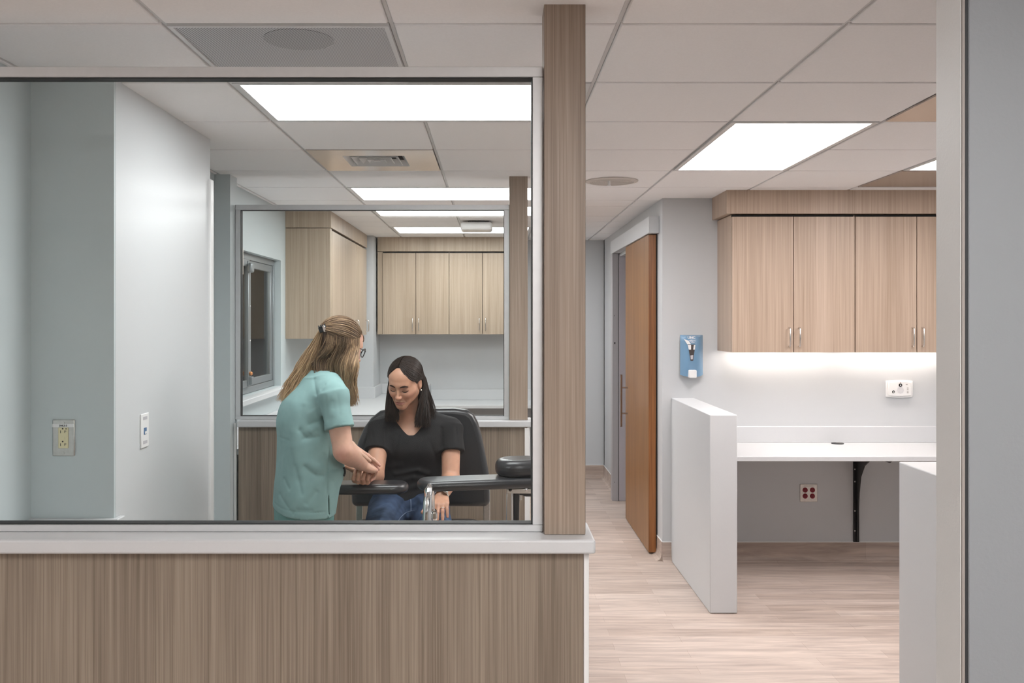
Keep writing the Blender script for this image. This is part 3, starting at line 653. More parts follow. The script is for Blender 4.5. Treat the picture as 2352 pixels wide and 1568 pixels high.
for dx_, dz_ in ((.002, .0245), (-.043, -.019)):
    MB().prism([(xc + dx_ - .0035, zc + dz_ - .004), (xc + dx_ + .0035, zc + dz_ - .004), (xc + dx_ + .003, zc + dz_ + .002), (xc + dx_, zc + dz_ + .0055), (xc + dx_ - .003, zc + dz_ + .002)], yw - .0245, yw - .0236, 'y').build('button_symbol', M['white'], t)
MB().box(xc, xc + .006, yw - .0218, yw - .0208, zc + .040, zc + .043).build('indicator', M['red'], t)
for k in range(4): MB().box(xc + .044, xc + .054, yw - .0216, yw - .0208, zc + .004 - k * .010, zc + .008 - k * .010).build('key_mark', M['taupe'], t)
MB().box(xc + .037, xc + .048, yw - .0216, yw - .0208, zc + .027, zc + .031).build('printed_mark', M['taupe'], t)

# hand sanitizer dispenser
a, b = wallpt(1560, 860), wallpt(1612, 769); xc, zt = (a[0] + b[0]) / 2, b[2]; w2 = (b[0] - a[0]) / 2; zb = a[2]
t = thing('sanitizer_dispenser', (xc, yw, zb), 'blue wall-mounted hand sanitizer dispenser between oak door and cabinets', 'dispenser')
MB().box(xc - w2 + .006, xc + w2 - .006, yw - .03, yw, zb + .02, zt - .003).build('back', M['white'], t, .004)
n = 10; vs = []; fs = []; rows = []
zs_ = [zb + .0, zb + .03, zb + .07, zb + .12, zb + .17, zb + .215, zt - .012, zt]
dep = [.075, .085, .096, .1, .1, .095, .085, .045]
for zi, (z_, dp) in enumerate(zip(zs_, dep)):
    row = []
    for i in range(n + 1):
        u = -1 + 2 * i / n; bul = 1 - abs(u) ** 3.2
        zz = z_ - (.012 * (1 - u * u) if zi == 0 else 0)
        row.append(len(vs)); vs.append((xc + u * w2 * (1 - .01 * zi / 7), yw - .028 - (dp - .028) * bul, zz))
    rows.append(row)
for r0, r1 in zip(rows, rows[1:]):
    for i in range(n): fs.append((r0[i], r0[i + 1], r1[i + 1], r1[i]))
bk = []
for row in (rows[0], rows[-1]):
    bk.append([len(vs) + i for i in range(n + 1)])
    for i in row: vs.append((vs[i][0], yw - .027, vs[i][2]))
for i in range(n): fs.append((bk[0][i], bk[0][i + 1], rows[0][i + 1], rows[0][i])); fs.append((rows[-1][i], rows[-1][i + 1], bk[1][i + 1], bk[1][i]))
MB().add(vs, fs).build('cover', M['sky'], t, smooth=True)
yf = yw - .1005
def quad_patch(pts, name, m_, y=yf, th=.0015): MB().prism(pts, y - th, y, 'y').build(name, m_, t)
P_ = lambda px, py: (W(px, py, yw - .1)[0], W(px, py, yw - .1)[2])
quad_patch([P_(1580, 791), P_(1597, 791), P_(1592, 828), P_(1586, 828)], 'window_opening', M['clearp'])
quad_patch([P_(1579.5, 792), P_(1587, 792), P_(1587, 802.5), P_(1582, 802.5)], 'cartridge_label', M['white'], yf - .0012)
quad_patch([P_(1593.5, 792), P_(1597, 792), P_(1596, 802.5), P_(1592, 802.5)], 'cartridge_cap', M['white'], yf - .0012)
quad_patch([P_(1585.5, 816), P_(1592, 815), P_(1591, 825), P_(1586.5, 825)], 'pump', M['lav'], yf - .0012)
quad_patch([P_(1571, 778.5), P_(1580, 781.5), P_(1586, 788), P_(1586, 790.5), P_(1578.5, 790.5)], 'painted_cover_highlight', M['white'], yf)  # white patch paints a highlight onto the blue cover
MB().box(xc - .018 - .014, xc + .03 - .014, yw - .115, yw - .06, zb - .015, zb + .036).build('push_lever', M['white'], t, .006, 3)
tu = P_(1588, 775.2); text_obj('lettering', 'UNC', (tu[0], yf - .001, tu[1]), .0225, M['white'], t, bold=.0006)
tu = P_(1589.5, 782.6); text_obj('lettering', 'HEALTH', (tu[0], yf - .0022, tu[1]), .0115, M['white'], t, bold=.0002)
tu = P_(1591, 786.4); MB().box(tu[0] - .010, tu[0] + .012, yf - .0015, yf - .0002, tu[1] - .0015, tu[1] + .0015).build('printed_line', M['white'], t)
# ================================================================== implicit surfaces for bodies, clothes and hair
def _n(v): v = np.asarray(v, float); return v / np.linalg.norm(v)
class Field:
    def __init__(s, xs, ys, zs):
        s.a = (np.asarray(xs), np.asarray(ys), np.asarray(zs)); s.F = np.full(tuple(len(t) for t in s.a), .25, np.float32)
    def _win(s, lo, hi, pad):
        sl = []
        for t, l, h in zip(s.a, lo, hi):
            i0 = max(0, np.searchsorted(t, l - pad) - 1); i1 = min(len(t), np.searchsorted(t, h + pad) + 1); sl.append(slice(i0, max(i0 + 1, i1)))
        return tuple(sl)
    def _do(s, prim, k, op, pad):
        fn, lo, hi = prim; sl = s._win(lo, hi, pad)
        X = s.a[0][sl[0]][:, None, None]; Y = s.a[1][sl[1]][None, :, None]; Z = s.a[2][sl[2]][None, None, :]
        d = fn(X, Y, Z).astype(np.float32); F = s.F[sl]
        if op == 'u':
            if k > 0: h = np.maximum(k - np.abs(F - d), 0) / k; s.F[sl] = np.minimum(F, d) - h * h * k * .25
            else: s.F[sl] = np.minimum(F, d)
        elif op == 's':
            d = -d
            if k > 0: h = np.maximum(k - np.abs(F - d), 0) / k; s.F[sl] = np.maximum(F, d) + h * h * k * .25
            else: s.F[sl] = np.maximum(F, d)
        elif op == 'd': s.F[sl] = F + d
        elif op == 'i':
            if k > 0: h = np.maximum(k - np.abs(F - d), 0) / k; s.F[sl] = np.maximum(F, d) + h * h * k * .25
            else: s.F[sl] = np.maximum(F, d)
    def u(s, prim, k=.01): s._do(prim, k, 'u', .02 + k)
    def s_(s, prim, k=.004): s._do(prim, k, 's', .01 + k)
    def i(s, prim, k=0.): s._do((prim[0], [-9] * 3, [9] * 3), k, 'i', 0)
    def d(s, prim): s._do(prim, 0, 'd', 0)
    def mesh(s): return surfnet(s.F, *s.a)
def cap(a, b, r1, r2=None, q=None):                       # tapered limb; q flattens along a direction (dir, factor)
    a = np.asarray(a, float); b = np.asarray(b, float); r2 = r1 if r2 is None else r2; ab = b - a; L2 = max(ab @ ab, 1e-9); R = max(r1, r2) * 1.3
    if q is not None: qd = _n(q[0]); qf = q[1]
    def fn(X, Y, Z):
        px, py, pz = X - a[0], Y - a[1], Z - a[2]
        t = np.clip((px * ab[0] + py * ab[1] + pz * ab[2]) / L2, 0, 1)
        dx, dy, dz = px - t * ab[0], py - t * ab[1], pz - t * ab[2]
        d2 = dx * dx + dy * dy + dz * dz
        if q is not None:
            c = dx * qd[0] + dy * qd[1] + dz * qd[2]; d2 = d2 + c * c * (qf * qf - 1)
        return np.sqrt(d2) - (r1 + (r2 - r1) * t)
    return fn, np.minimum(a, b) - R, np.maximum(a, b) + R
def fcap(a, b, r1, r2, q=None):                           # tapered limb with flat ends (sleeves, trouser legs)
    a = np.asarray(a, float); b = np.asarray(b, float); ab = b - a; L = np.linalg.norm(ab); u = ab / L; R = max(r1, r2) * 1.4
    if q is not None: qd = _n(q[0]); qf = q[1]
    def fn(X, Y, Z):
        px, py, pz = X - a[0], Y - a[1], Z - a[2]
        h = px * u[0] + py * u[1] + pz * u[2]
        dx, dy, dz = px - h * u[0], py - h * u[1], pz - h * u[2]
        d2 = dx * dx + dy * dy + dz * dz
        if q is not None:
            c = dx * qd[0] + dy * qd[1] + dz * qd[2]; d2 = d2 + c * c * (qf * qf - 1)
        r = r1 + (r2 - r1) * np.clip(h / L, 0, 1)
        return np.maximum(np.sqrt(d2) - r, np.maximum(-h, h - L))
    return fn, np.minimum(a, b) - R, np.maximum(a, b) + R
def ell(c, r, R=None):
    c = np.asarray(c, float); r = np.asarray(r, float); R = np.eye(3) if R is None else np.asarray(R); m = max(r) * 1.15
    def fn(X, Y, Z):
        px, py, pz = X - c[0], Y - c[1], Z - c[2]
        l = [(px * R[0, i] + py * R[1, i] + pz * R[2, i]) / r[i] for i in range(3)]
        k0 = np.sqrt(l[0] ** 2 + l[1] ** 2 + l[2] ** 2); k1 = np.sqrt((l[0] / r[0]) ** 2 + (l[1] / r[1]) ** 2 + (l[2] / r[2]) ** 2)
        return k0 * (k0 - 1) / np.maximum(k1, 1e-6)
    return fn, c - m, c + m
def rbox(c, h, R=None, r=.01):
    c = np.asarray(c, float); h = np.asarray(h, float); R = np.eye(3) if R is None else np.asarray(R); m = np.linalg.norm(h) + .01
    def fn(X, Y, Z):
        px, py, pz = X - c[0], Y - c[1], Z - c[2]
        q = [np.abs(px * R[0, i] + py * R[1, i] + pz * R[2, i]) - (h[i] - r) for i in range(3)]
        o = np.sqrt(sum(np.maximum(t, 0) ** 2 for t in q)); return o + np.minimum(np.maximum(np.maximum(q[0], q[1]), q[2]), 0) - r
    return fn, c - m, c + m
def half(p, n):                                           # half-space: inside where (x-p).n < 0
    p = np.asarray(p, float); n = _n(n)
    return (lambda X, Y, Z: (X - p[0]) * n[0] + (Y - p[1]) * n[1] + (Z - p[2]) * n[2]), [-9] * 3, [9] * 3
def loft(sections, R=None, o=(0, 0, 0), infl=0.):          # sections: (z, cx, cy, rx, ry, squareness) in a local frame
    S = np.array(sections, float); S = S[np.argsort(S[:, 0])]; o = np.asarray(o, float); R = np.eye(3) if R is None else np.asarray(R)
    zz = np.linspace(S[0, 0], S[-1, 0], 80); tab = []
    for k in range(1, 6):
        x, y = S[:, 0], S[:, k]; n = len(x)              # monotone-ish cubic through the sections
        m = np.gradient(y, x) if n > 2 else np.full(n, (y[-1] - y[0]) / (x[-1] - x[0]))
        i = np.clip(np.searchsorted(x, zz) - 1, 0, n - 2); h = x[i + 1] - x[i]; t = (zz - x[i]) / h
        tab.append((2 * t ** 3 - 3 * t ** 2 + 1) * y[i] + (t ** 3 - 2 * t ** 2 + t) * h * m[i] + (-2 * t ** 3 + 3 * t ** 2) * y[i + 1] + (t ** 3 - t ** 2) * h * m[i + 1])
    z0, z1 = zz[0], zz[-1]
    m = np.abs(S[:, 1]).max() + np.abs(S[:, 2]).max() + S[:, 3].max() + .03 + abs(z0) + abs(z1)
    def fn(X, Y, Z):
        px, py, pz = X - o[0], Y - o[1], Z - o[2]
        lx = px * R[0, 0] + py * R[1, 0] + pz * R[2, 0]; ly = px * R[0, 1] + py * R[1, 1] + pz * R[2, 1]; lz = px * R[0, 2] + py * R[1, 2] + pz * R[2, 2]
        g = [np.interp(lz, zz, t) for t in tab]
        rx, ry = g[2] + infl, g[3] + infl; e = g[4]
        u, v = np.abs(lx - g[0]) / rx, np.abs(ly - g[1]) / ry
        rr = (u ** e + v ** e) ** (1 / e)
        d = (rr - 1) * np.minimum(rx, ry)
        return np.maximum(d, np.maximum(z0 - lz, lz - z1))
    cs = []
    for s_ in S:
        for sx in (-1, 1):
            for sy in (-1, 1): cs.append(o + R @ np.array([s_[1] + sx * (s_[3] + infl), s_[2] + sy * (s_[4] + infl), s_[0]]))
    cs = np.array(cs); return fn, cs.min(0) - .01, cs.max(0) + .01
def axis(lo, hi, base, fine=()):                           # grid coordinates, finer inside the given spans
    pts = [lo]
    while pts[-1] < hi:
        x = pts[-1]; h = base
        for a, b, f in fine:
            if a - f <= x < b: h = min(h, f)
            elif x < a < x + h: h = min(h, max(a - x, f))
        pts.append(x + h)
    return np.array(pts)
def surfnet(F, xs, ys, zs):
    S = F < 0; nx, ny, nz = F.shape
    c = np.zeros((nx - 1, ny - 1, nz - 1), np.uint8)
    for i in (0, 1):
        for j in (0, 1):
            for k in (0, 1): c += S[i:nx - 1 + i, j:ny - 1 + j, k:nz - 1 + k]
    act = (c > 0) & (c < 8); ci, cj, ck = np.nonzero(act); n = len(ci)
    idx = np.full(act.shape, -1, np.int32); idx[ci, cj, ck] = np.arange(n)
    cor = [(i, j, k) for i in (0, 1) for j in (0, 1) for k in (0, 1)]
    val = {q: F[ci + q[0], cj + q[1], ck + q[2]] for q in cor}
    acc = np.zeros((n, 3)); cnt = np.zeros(n)
    for q in cor:
        for ax in range(3):
            if q[ax]: continue
            p = list(q); p[ax] = 1; p = tuple(p); a, b = val[q], val[p]
            cr = (a < 0) != (b < 0); t = np.where(cr, a / np.where(cr, a - b, 1), 0)
            pos = np.tile(np.array(q, float), (n, 1)); pos[:, ax] = t
            acc += pos * cr[:, None]; cnt += cr
    u = acc / np.maximum(cnt, 1)[:, None]
    V = np.stack([xs[ci] + u[:, 0] * (xs[ci + 1] - xs[ci]), ys[cj] + u[:, 1] * (ys[cj + 1] - ys[cj]), zs[ck] + u[:, 2] * (zs[ck + 1] - zs[ck])], 1)
    fs = []
    for ax in range(3):
        sl0 = [slice(None)] * 3; sl1 = [slice(None)] * 3; sl0[ax] = slice(0, -1); sl1[ax] = slice(1, None)
        A, B = S[tuple(sl0)], S[tuple(sl1)]; e = A != B
        i, j, k = np.nonzero(e); P = [i, j, k]; o1, o2 = [(1, 2), (2, 0), (0, 1)][ax]
        ok = (P[o1] > 0) & (P[o2] > 0) & (P[o1] < F.shape[o1] - 1) & (P[o2] < F.shape[o2] - 1)
        P = [p[ok] for p in P]; ins = A[i[ok], j[ok], k[ok]]
        def cell(d1, d2):
            Q = [p.copy() for p in P]; Q[o1] += d1; Q[o2] += d2; return idx[Q[0], Q[1], Q[2]]
        q = np.stack([cell(-1, -1), cell(0, -1), cell(0, 0), cell(-1, 0)], 1)
        q[~ins] = q[~ins][:, ::-1]; fs.append(q)
    Fq = np.concatenate(fs); Fq = Fq[(Fq >= 0).all(1)]
    return V, Fq
def relax(V, Fq, it=2, w=.5):
    n = len(V)
    e = np.concatenate([Fq[:, [0, 1]], Fq[:, [1, 2]], Fq[:, [2, 3]], Fq[:, [3, 0]]]); e = np.concatenate([e, e[:, ::-1]])
    deg = np.bincount(e[:, 0], minlength=n)
    for _ in range(it):
        for sgn in (w, -w * .98 - .02):
            s = np.stack([np.bincount(e[:, 0], V[e[:, 1], k], n) for k in range(3)], 1) / np.maximum(deg, 1)[:, None]
            V = V + (s - V) * sgn
    return V
def smooth01(x, a, b): t = np.clip((x - a) / (b - a), 0, 1); return t * t * (3 - 2 * t)
def mixc(c0, c1, t): t = np.asarray(t)[:, None]; return np.asarray(c0) * (1 - t) + np.asarray(c1) * t

def head_frame(fwd, roll=0.):
    f = _n(fwd); x = _n(np.cross([0, 0, 1], f)); u = np.cross(f, x) * 1.0
    u = np.cross(x, -f); u = _n(u)
    if u[2] < 0: u = -u
    c, s = math.cos(roll), math.sin(roll); x2 = c * x + s * u; u2 = -s * x + c * u
    return np.stack([x2, -f, u2], 1)                       # columns: sideways, backwards, up
def add_head(fl, H, R, s=1.):
    P = lambda x, y, z: np.asarray(H) + s * (R @ np.array([x, y, z]))
    E = lambda c, r: ell(P(*c), np.array(r) * s, R)
    C = lambda a, b, r1, r2=None: cap(P(*a), P(*b), r1 * s, None if r2 is None else r2 * s)
    u = fl.u
    u(E((0, .018, .036), (.073, .093, .076)), .02)
    u(E((0, -.026, -.016), (.0600, .066, .077)), .03)
    u(E((0, -.020, .044), (.0630, .0690, .055)), .02)
    for q in (-1, 1):
        u(C((q * .047, .0, -.046), (q * .012, -.068, -.088), .016, .0135), .03)
        u(C((q * .034, -.068, -.028), (q * .051, -.040, -.018), .0175, .018), .025)
        u(C((q * .008, -.084, .023), (q * .034, -.075, .021), .0085, .009), .018)
    u(C((-.006, -.077, -.0905), (.006, -.077, -.0905), .0130), .022)
    u(E((0, -.0650, -.064), (.040, .0245, .028)), .012)
    for q in (-1, 1): fl.s_(E((q * .0315, -.0985, .002), (.0200, .0165, .0120)), .014)
    for q in (-1, 1): u(E((q * .0315, -.0715, .0005), (.0165, .0145, .0125)), .005)
    for q in (-1, 1): fl.s_(C((q * .0195, -.0865, -.0075), (q * .0435, -.0805, -.0065), .0010), .002)
    u(C((0, -.087, .014), (0, -.1065, -.030), .0056, .0070), .013)
    u(E((0, -.1075, -.0345), (.0090, .0100, .0080)), .007)
    for q in (-1, 1): u(E((q * .0108, -.097, -.0375), (.0058, .0100, .0060)), .007)
    for q in (-1, 1): fl.s_(E((q * .0055, -.103, -.0438), (.0030, .0045, .0026)), .003)
    fl.s_(C((0, -.1000, -.049), (0, -.0980, -.055), .0022), .006)
    def surf(x, z):                                       # where the face surface lies in front of a point
        ys_ = np.arange(-.125, -.03, .0007); ps = np.array([P(x, y_, z) for y_ in ys_])
        ii = [np.clip(np.searchsorted(t, ps[:, k]), 0, len(t) - 1) for k, t in enumerate(fl.a)]
        v = fl.F[ii[0], ii[1], ii[2]]; j = np.nonzero(v < 0)[0]
        return ys_[j[0]] if len(j) else -.09
    def pathpts(xz, off): return [(x, surf(x, z) + off, z) for x, z in xz]
    up = pathpts([(-.0255, -.0648), (-.0140, -.0632), (-.005, -.0617), (0, -.0627), (.005, -.0617), (.0140, -.0632), (.0255, -.0648)], .0014)
    lo = pathpts([(-.0225, -.0690), (-.012, -.0730), (0, -.0742), (.012, -.0730), (.0225, -.0690)], .0012)
    for i, (a_, b_) in enumerate(zip(up, up[1:])): u(C(a_, b_, (.0016, .0034, .0040, .0040, .0034, .0032)[i], (.0034, .0040, .0040, .0034, .0032, .0016)[i]), .0025)
    for i, (a_, b_) in enumerate(zip(lo, lo[1:])): u(C(a_, b_, (.0022, .0042, .0050, .0042)[i], (.0042, .0050, .0042, .0022)[i]), .0025)
    cr = pathpts([(-.0285, -.0648), (-.020, -.0666), (-.010, -.0684), (0, -.0690), (.010, -.0684), (.020, -.0666), (.0285, -.0648)], .0002)
    for a_, b_ in zip(cr, cr[1:]): fl.s_(C(a_, b_, .0016), .0015)
    for q in (-1, 1):
        nl = pathpts([(q * .0185, -.043), (q * .026, -.052), (q * .0315, -.062)], .0006)
        for a_, b_ in zip(nl, nl[1:]): fl.s_(C(a_, b_, .0010), .006)
    cg = pathpts([(-.008, -.0825), (.008, -.0825)], .0); fl.s_(C(cg[0], cg[1], .0018), .010)
    for q in (-1, 1):
        u(E((q * .0735, .012, -.006), (.009, .018, .030)), .008)
        fl.s_(E((q * .0840, .008, -.004), (.006, .0095, .018)), .005)
    return P
def add_hand(fl, w, d, nrm, side, curl=(35, 45, 30), thumb=(.75, .55, .1), spread=4., sc=1., curls=None, thumb_curl=25):
    # w wrist, d direction to the knuckles, nrm out of the palm; the thumb is on the side d x nrm * side
    d = _n(d); nrm = _n(np.asarray(nrm) - d * (np.asarray(nrm) @ d)); a = np.cross(d, nrm) * side
    w = np.asarray(w, float); Q = lambda x, y, z: w + sc * (a * x + d * y + nrm * z)
    for x, y, r in ((.026, .083, .0125), (.009, .087, .0125), (-.009, .083, .012), (-.026, .076, .0115)):
        fl.u(cap(Q(x * .55, .012, 0), Q(x, y, 0), .0150 * sc, (r - .0015) * sc), .009)
    fl.u(cap(Q(.016, .02, .008), Q(.026, .05, .008), .014 * sc, .012 * sc), .012)
    fl.u(cap(Q(-.02, .022, .007), Q(-.024, .055, .006), .0125 * sc, .011 * sc), .012)
    info = []
    for fi, (x, y, L, r) in enumerate(((.027, .085, .069, .0088), (.009, .089, .077, .0090), (-.0095, .085, .071, .0085), (-.0265, .077, .056, .0076))):
        c3 = curls[fi] if curls else curl
        p = Q(x, y, 0); ang = 0; sp = math.radians(spread) * (x / .02); dd = d * math.cos(sp) + a * math.sin(sp)
        pts = [p]
        for seg, (fr, cu) in enumerate(zip((.44, .31, .25), c3)):
            ang += math.radians(cu); v = dd * math.cos(ang) + nrm * math.sin(ang)
            e = p + v * L * fr * sc; rr = r * (1 - .09 * seg) * sc
            fl.u(cap(p, e, rr, rr * .92), .0035 if seg else .006); p = e; pts.append(p)
        info.append((pts, dd, ang, r * sc))
    tv = _n(a * thumb[0] + d * thumb[1] + nrm * thumb[2]); b0 = Q(.017, .018, .006); b1 = b0 + tv * .044 * sc
    t2 = _n(tv + d * math.tan(math.radians(thumb_curl)) * .9 + nrm * .1); b2 = b1 + t2 * .032 * sc; b3 = b2 + _n(t2 + d * .25) * .024 * sc
    fl.u(cap(b0, b1, .0135 * sc, .0105 * sc), .012); fl.u(cap(b1, b2, .0102 * sc, .0094 * sc), .004); fl.u(cap(b2, b3, .0095 * sc, .0078 * sc), .004)
    return info
# ------------------------------------------------------------------ hair strands: tapered tubes along polylines
def strands(paths, rad, cols, nside=4):
    P = np.asarray(paths); n, m, _ = P.shape
    T = np.gradient(P, axis=1); T /= np.linalg.norm(T, axis=2, keepdims=True) + 1e-9
    ref = np.tile(np.array([.31, .87, .21]), (n, m, 1)); A = np.cross(T, ref); A /= np.linalg.norm(A, axis=2, keepdims=True) + 1e-9; B = np.cross(T, A)
    rad = np.asarray(rad)
    V = np.stack([P + (A * math.cos(2 * math.pi * k / nside) + B * math.sin(2 * math.pi * k / nside)) * rad[:, :, None] for k in range(nside)], 2)
    C = np.repeat(np.asarray(cols)[:, :, None, :], nside, 2)
    base = np.arange(n * m).reshape(n, m) * nside; f = []
    for k in range(nside):
        k2 = (k + 1) % nside
        f.append(np.stack([base[:, :-1] + k, base[:, :-1] + k2, base[:, 1:] + k2, base[:, 1:] + k], -1).reshape(-1, 4))
    return V.reshape(-1, 3), np.concatenate(f), C.reshape(-1, 3)
def resample(pts, m):
    pts = np.asarray(pts, float); s = np.r_[0, np.cumsum(np.linalg.norm(np.diff(pts, axis=0), axis=1))]; s /= s[-1]
    # Catmull-Rom style smoothing via dense cubic
    t = np.linspace(0, 1, m); n = len(s); g = np.gradient(pts, s, axis=0) if n > 2 else np.tile((pts[1] - pts[0]), (2, 1))
    i = np.clip(np.searchsorted(s, t) - 1, 0, n - 2); h = (s[i + 1] - s[i])[:, None]; u = ((t - s[i]) / h[:, 0])[:, None]
    return (2 * u ** 3 - 3 * u ** 2 + 1) * pts[i] + (u ** 3 - 2 * u ** 2 + u) * h * g[i] + (-2 * u ** 3 + 3 * u ** 2) * pts[i + 1] + (u ** 3 - u ** 2) * h * g[i + 1]
def bvh_of(V, Fq): return BVHTree.FromPolygons([tuple(v) for v in V], [tuple(int(i) for i in f) for f in Fq])
# ================================================================== people
M['skin'] = vcol_mat('skin', .48, noise=(60, .05), sss=.12, bump=.06, bscale=500)
M['scrub'] = vcol_mat('teal_cotton', .85, noise=(35, .035), bump=.12, bscale=900, spec=.2)
M['tee'] = vcol_mat('black_cotton_jersey', .8, noise=(30, .1), spec=.25)
M['denim'] = vcol_mat('blue_denim', .85, noise=(26, .30), bump=.15, bscale=900, spec=.15)
M['hair'] = vcol_mat('hair', .45, spec=.28)
M['shoe'] = mat('white_shoe_leather', (.6, .6, .6), .5)
M['brow'] = mat('dark_brow_hair', (.022, .012, .009), .9, spec=.1)
M['frame_plastic'] = mat('black_spectacle_plastic', (.02, .022, .026), .25)
M['jewel'] = mat('silver_jewel', (.8, .78, .74), .15, metal=.9)
def obj_from(field, name, m_, parent, colf, it=2):
    V, Fq = field.mesh(); V = relax(V, Fq, it)
    return mesh_np(name, V, Fq, m_, parent, colf(V)), V, Fq
def near(V, p, r): return np.exp(-(((V - np.asarray(p)) ** 2).sum(1)) / (r * r))
SKIN_A, SKIN_B = np.array([.55, .300, .200]), np.array([.64, .385, .285])

# ------------------------------------------------------------------ seated patient
pat = thing('person', (-.385, 4.15, 0), 'seated person in a black v-neck t-shirt and jeans, looking down at their arm', 'person')
H2 = W(930, 878, 4.15); s2 = .905
R2 = head_frame((-math.sin(math.radians(17)) * math.cos(math.radians(22)), -math.cos(math.radians(17)) * math.cos(math.radians(22)), -math.sin(math.radians(22))), math.radians(-3))
TORSO2 = [(.625, -.385, 4.26, .165, .115, 2.3), (.72, -.385, 4.265, .165, .12, 2.3), (.82, -.383, 4.275, .137, .105, 2.3), (.90, -.382, 4.265, .135, .105, 2.3),
          (.99, -.380, 4.25, .147, .118, 2.3), (1.05, -.378, 4.255, .153, .103, 2.2), (1.10, -.376, 4.265, .143, .078, 2.1), (1.14, -.374, 4.27, .085, .058, 2.)]
sR, sL = W(874, 984, 4.24), W(1036, 982, 4.26)
eR, wR = W(861, 1093, 4.06), W(840, 1088, 3.845)
eL, wL = W(1035, 1100, 4.16), W(1014, 1139, 3.93)
kL = W(1011, 1164, 3.835)
hipR, kneeR, ankR = np.array([-.475, 4.20, .705]), np.array([-.472, 3.80, .668]), np.array([-.47, 3.74, .30])
hipL, kneeL, ankL = np.array([-.295, 4.20, .705]), np.array([-.222, 3.80, .662]), np.array([-.24, 3.74, .30])
f = Field(axis(-.70, -.06, .0032, [(H2[0] - .09, H2[0] + .09, .0015)]),
          axis(3.55, 4.42, .008, [(3.66, 4.0, .0027), (H2[1] - .13, H2[1] + .03, .0016)]),
          axis(.16, 1.44, .0085, [(.69, 1.0, .0027), (1.0, 1.15, .005), (H2[2] - .135, H2[2] + .13, .0015)]))
f.u(loft(TORSO2), 0)
nb = np.array([-.376, 4.268, 1.11])
P2 = lambda x, y, z: H2 + s2 * (R2 @ np.array([x, y, z]))
f.u(cap(nb, P2(0, .02, -.05), .055, .048), .03)
for s_, e_, w_ in ((sR, eR, wR), (sL, eL, wL)):
    f.u(cap(nb + [0, 0, -.005], s_ + [0, 0, -.004], .04, .046), .05); f.u(cap(s_, e_, .046, .039), .02); f.u(cap(e_, w_, .039, .0265), .012)
f.u(cap(eR + (wR - eR) * .1, eR + (wR - eR) * .55, .034, .03), .02)
for h_, k_, a_ in ((hipR, kneeR, ankR), (hipL, kneeL, ankL)):
    f.u(cap(h_, k_, .078, .056), .04); f.u(cap(k_, a_, .053, .036), .01); f.u(cap(a_ + [0, 0, -.04], a_ + [0, -.13, -.06], .036, .028), .02)
add_head(f, H2, R2, s2)
hi = add_hand(f, wR, (-.10, -.96, -.22), (.22, -.1, 1), 1, curls=[(34, 66, 38), (40, 70, 40), (46, 72, 40), (52, 74, 42)], thumb=(.9, .5, .42), sc=1.0, spread=1, thumb_curl=5)
hL = add_hand(f, wL, kL - wL, (.0, .60, -.78), -1, curls=[(32, 14, 8), (30, 14, 8), (30, 14, 8), (32, 16, 8)], thumb=(.8, .75, .25), sc=.98, spread=5)
def col2(V):
    c = np.tile(SKIN_A, (len(V), 1))
    L = (V - H2) @ R2 / s2
    c = mixc(c, [.36, .135, .12], .85 * np.exp(-((L[:, 0] / .0265) ** 2) ** 3 - ((L[:, 2] + .0682) / (.0092 - .006 * np.abs(L[:, 0]) / .027)) ** 4) * (L[:, 1] < -.07))
    for q in (-1, 1):
        c = mixc(c, [.56, .25, .19], .45 * near(L, (q * .042, -.07, -.03), .024))
        c = mixc(c, [.28, .15, .11], .45 * near(L, (q * .031, -.083, .003), .0145))  # darkens the eyelids: eye shading painted into the skin colour
    c = mixc(c, [.56, .27, .20], .4 * near(L, (0, -.11, -.034), .014))
    for info in (hi, hL):
        for pts, dd, ang, r in info: c = mixc(c, [.58, .27, .21], .5 * near(V, pts[3], .014)); c = mixc(c, [.52, .26, .2], .3 * near(V, pts[1], .011))
    return c
body2, V2, F2 = obj_from(f, 'body', M['skin'], pat, col2, 1)
bv = bvh_of(V2, F2)
def on_face(bv_, H, R, s, x, z, off=.0008):
    o = Vector(H + s * (R @ np.array([x, -.2, z]))); d = Vector(R @ np.array([0, 1., 0]))
    hit = bv_.ray_cast(o, d, .4)
    p = np.array(hit[0]) if hit[0] is not None else np.array(o) + np.array(d) * .11 * s
    return p - np.array(d) * off
def face_line(xz, rad, name, m_, parent, args):
    pts = [on_face(*args, x, z) for x, z in xz]; pts = resample(pts, 14)
    rr = [rad * (.25 + .75 * math.sin(math.pi * min(1, .12 + .8 * i / 13))) for i in range(14)]
    return MB().tube(pts, rr, 8).build(name, m_, parent, smooth=True)
fa = (bv, H2, R2, s2)
for q in (-1, 1):
    face_line([(q * .0125, .0180), (q * .022, .0210), (q * .034, .0225), (q * .048, .0165)], .0036, 'eyebrow', M['brow'], pat, fa)
    face_line([(q * .0175, -.0055), (q * .024, -.0092), (q * .032, -.0105), (q * .040, -.0090), (q * .047, -.0050)], .0015, 'eyelash', M['brow'], pat, fa)
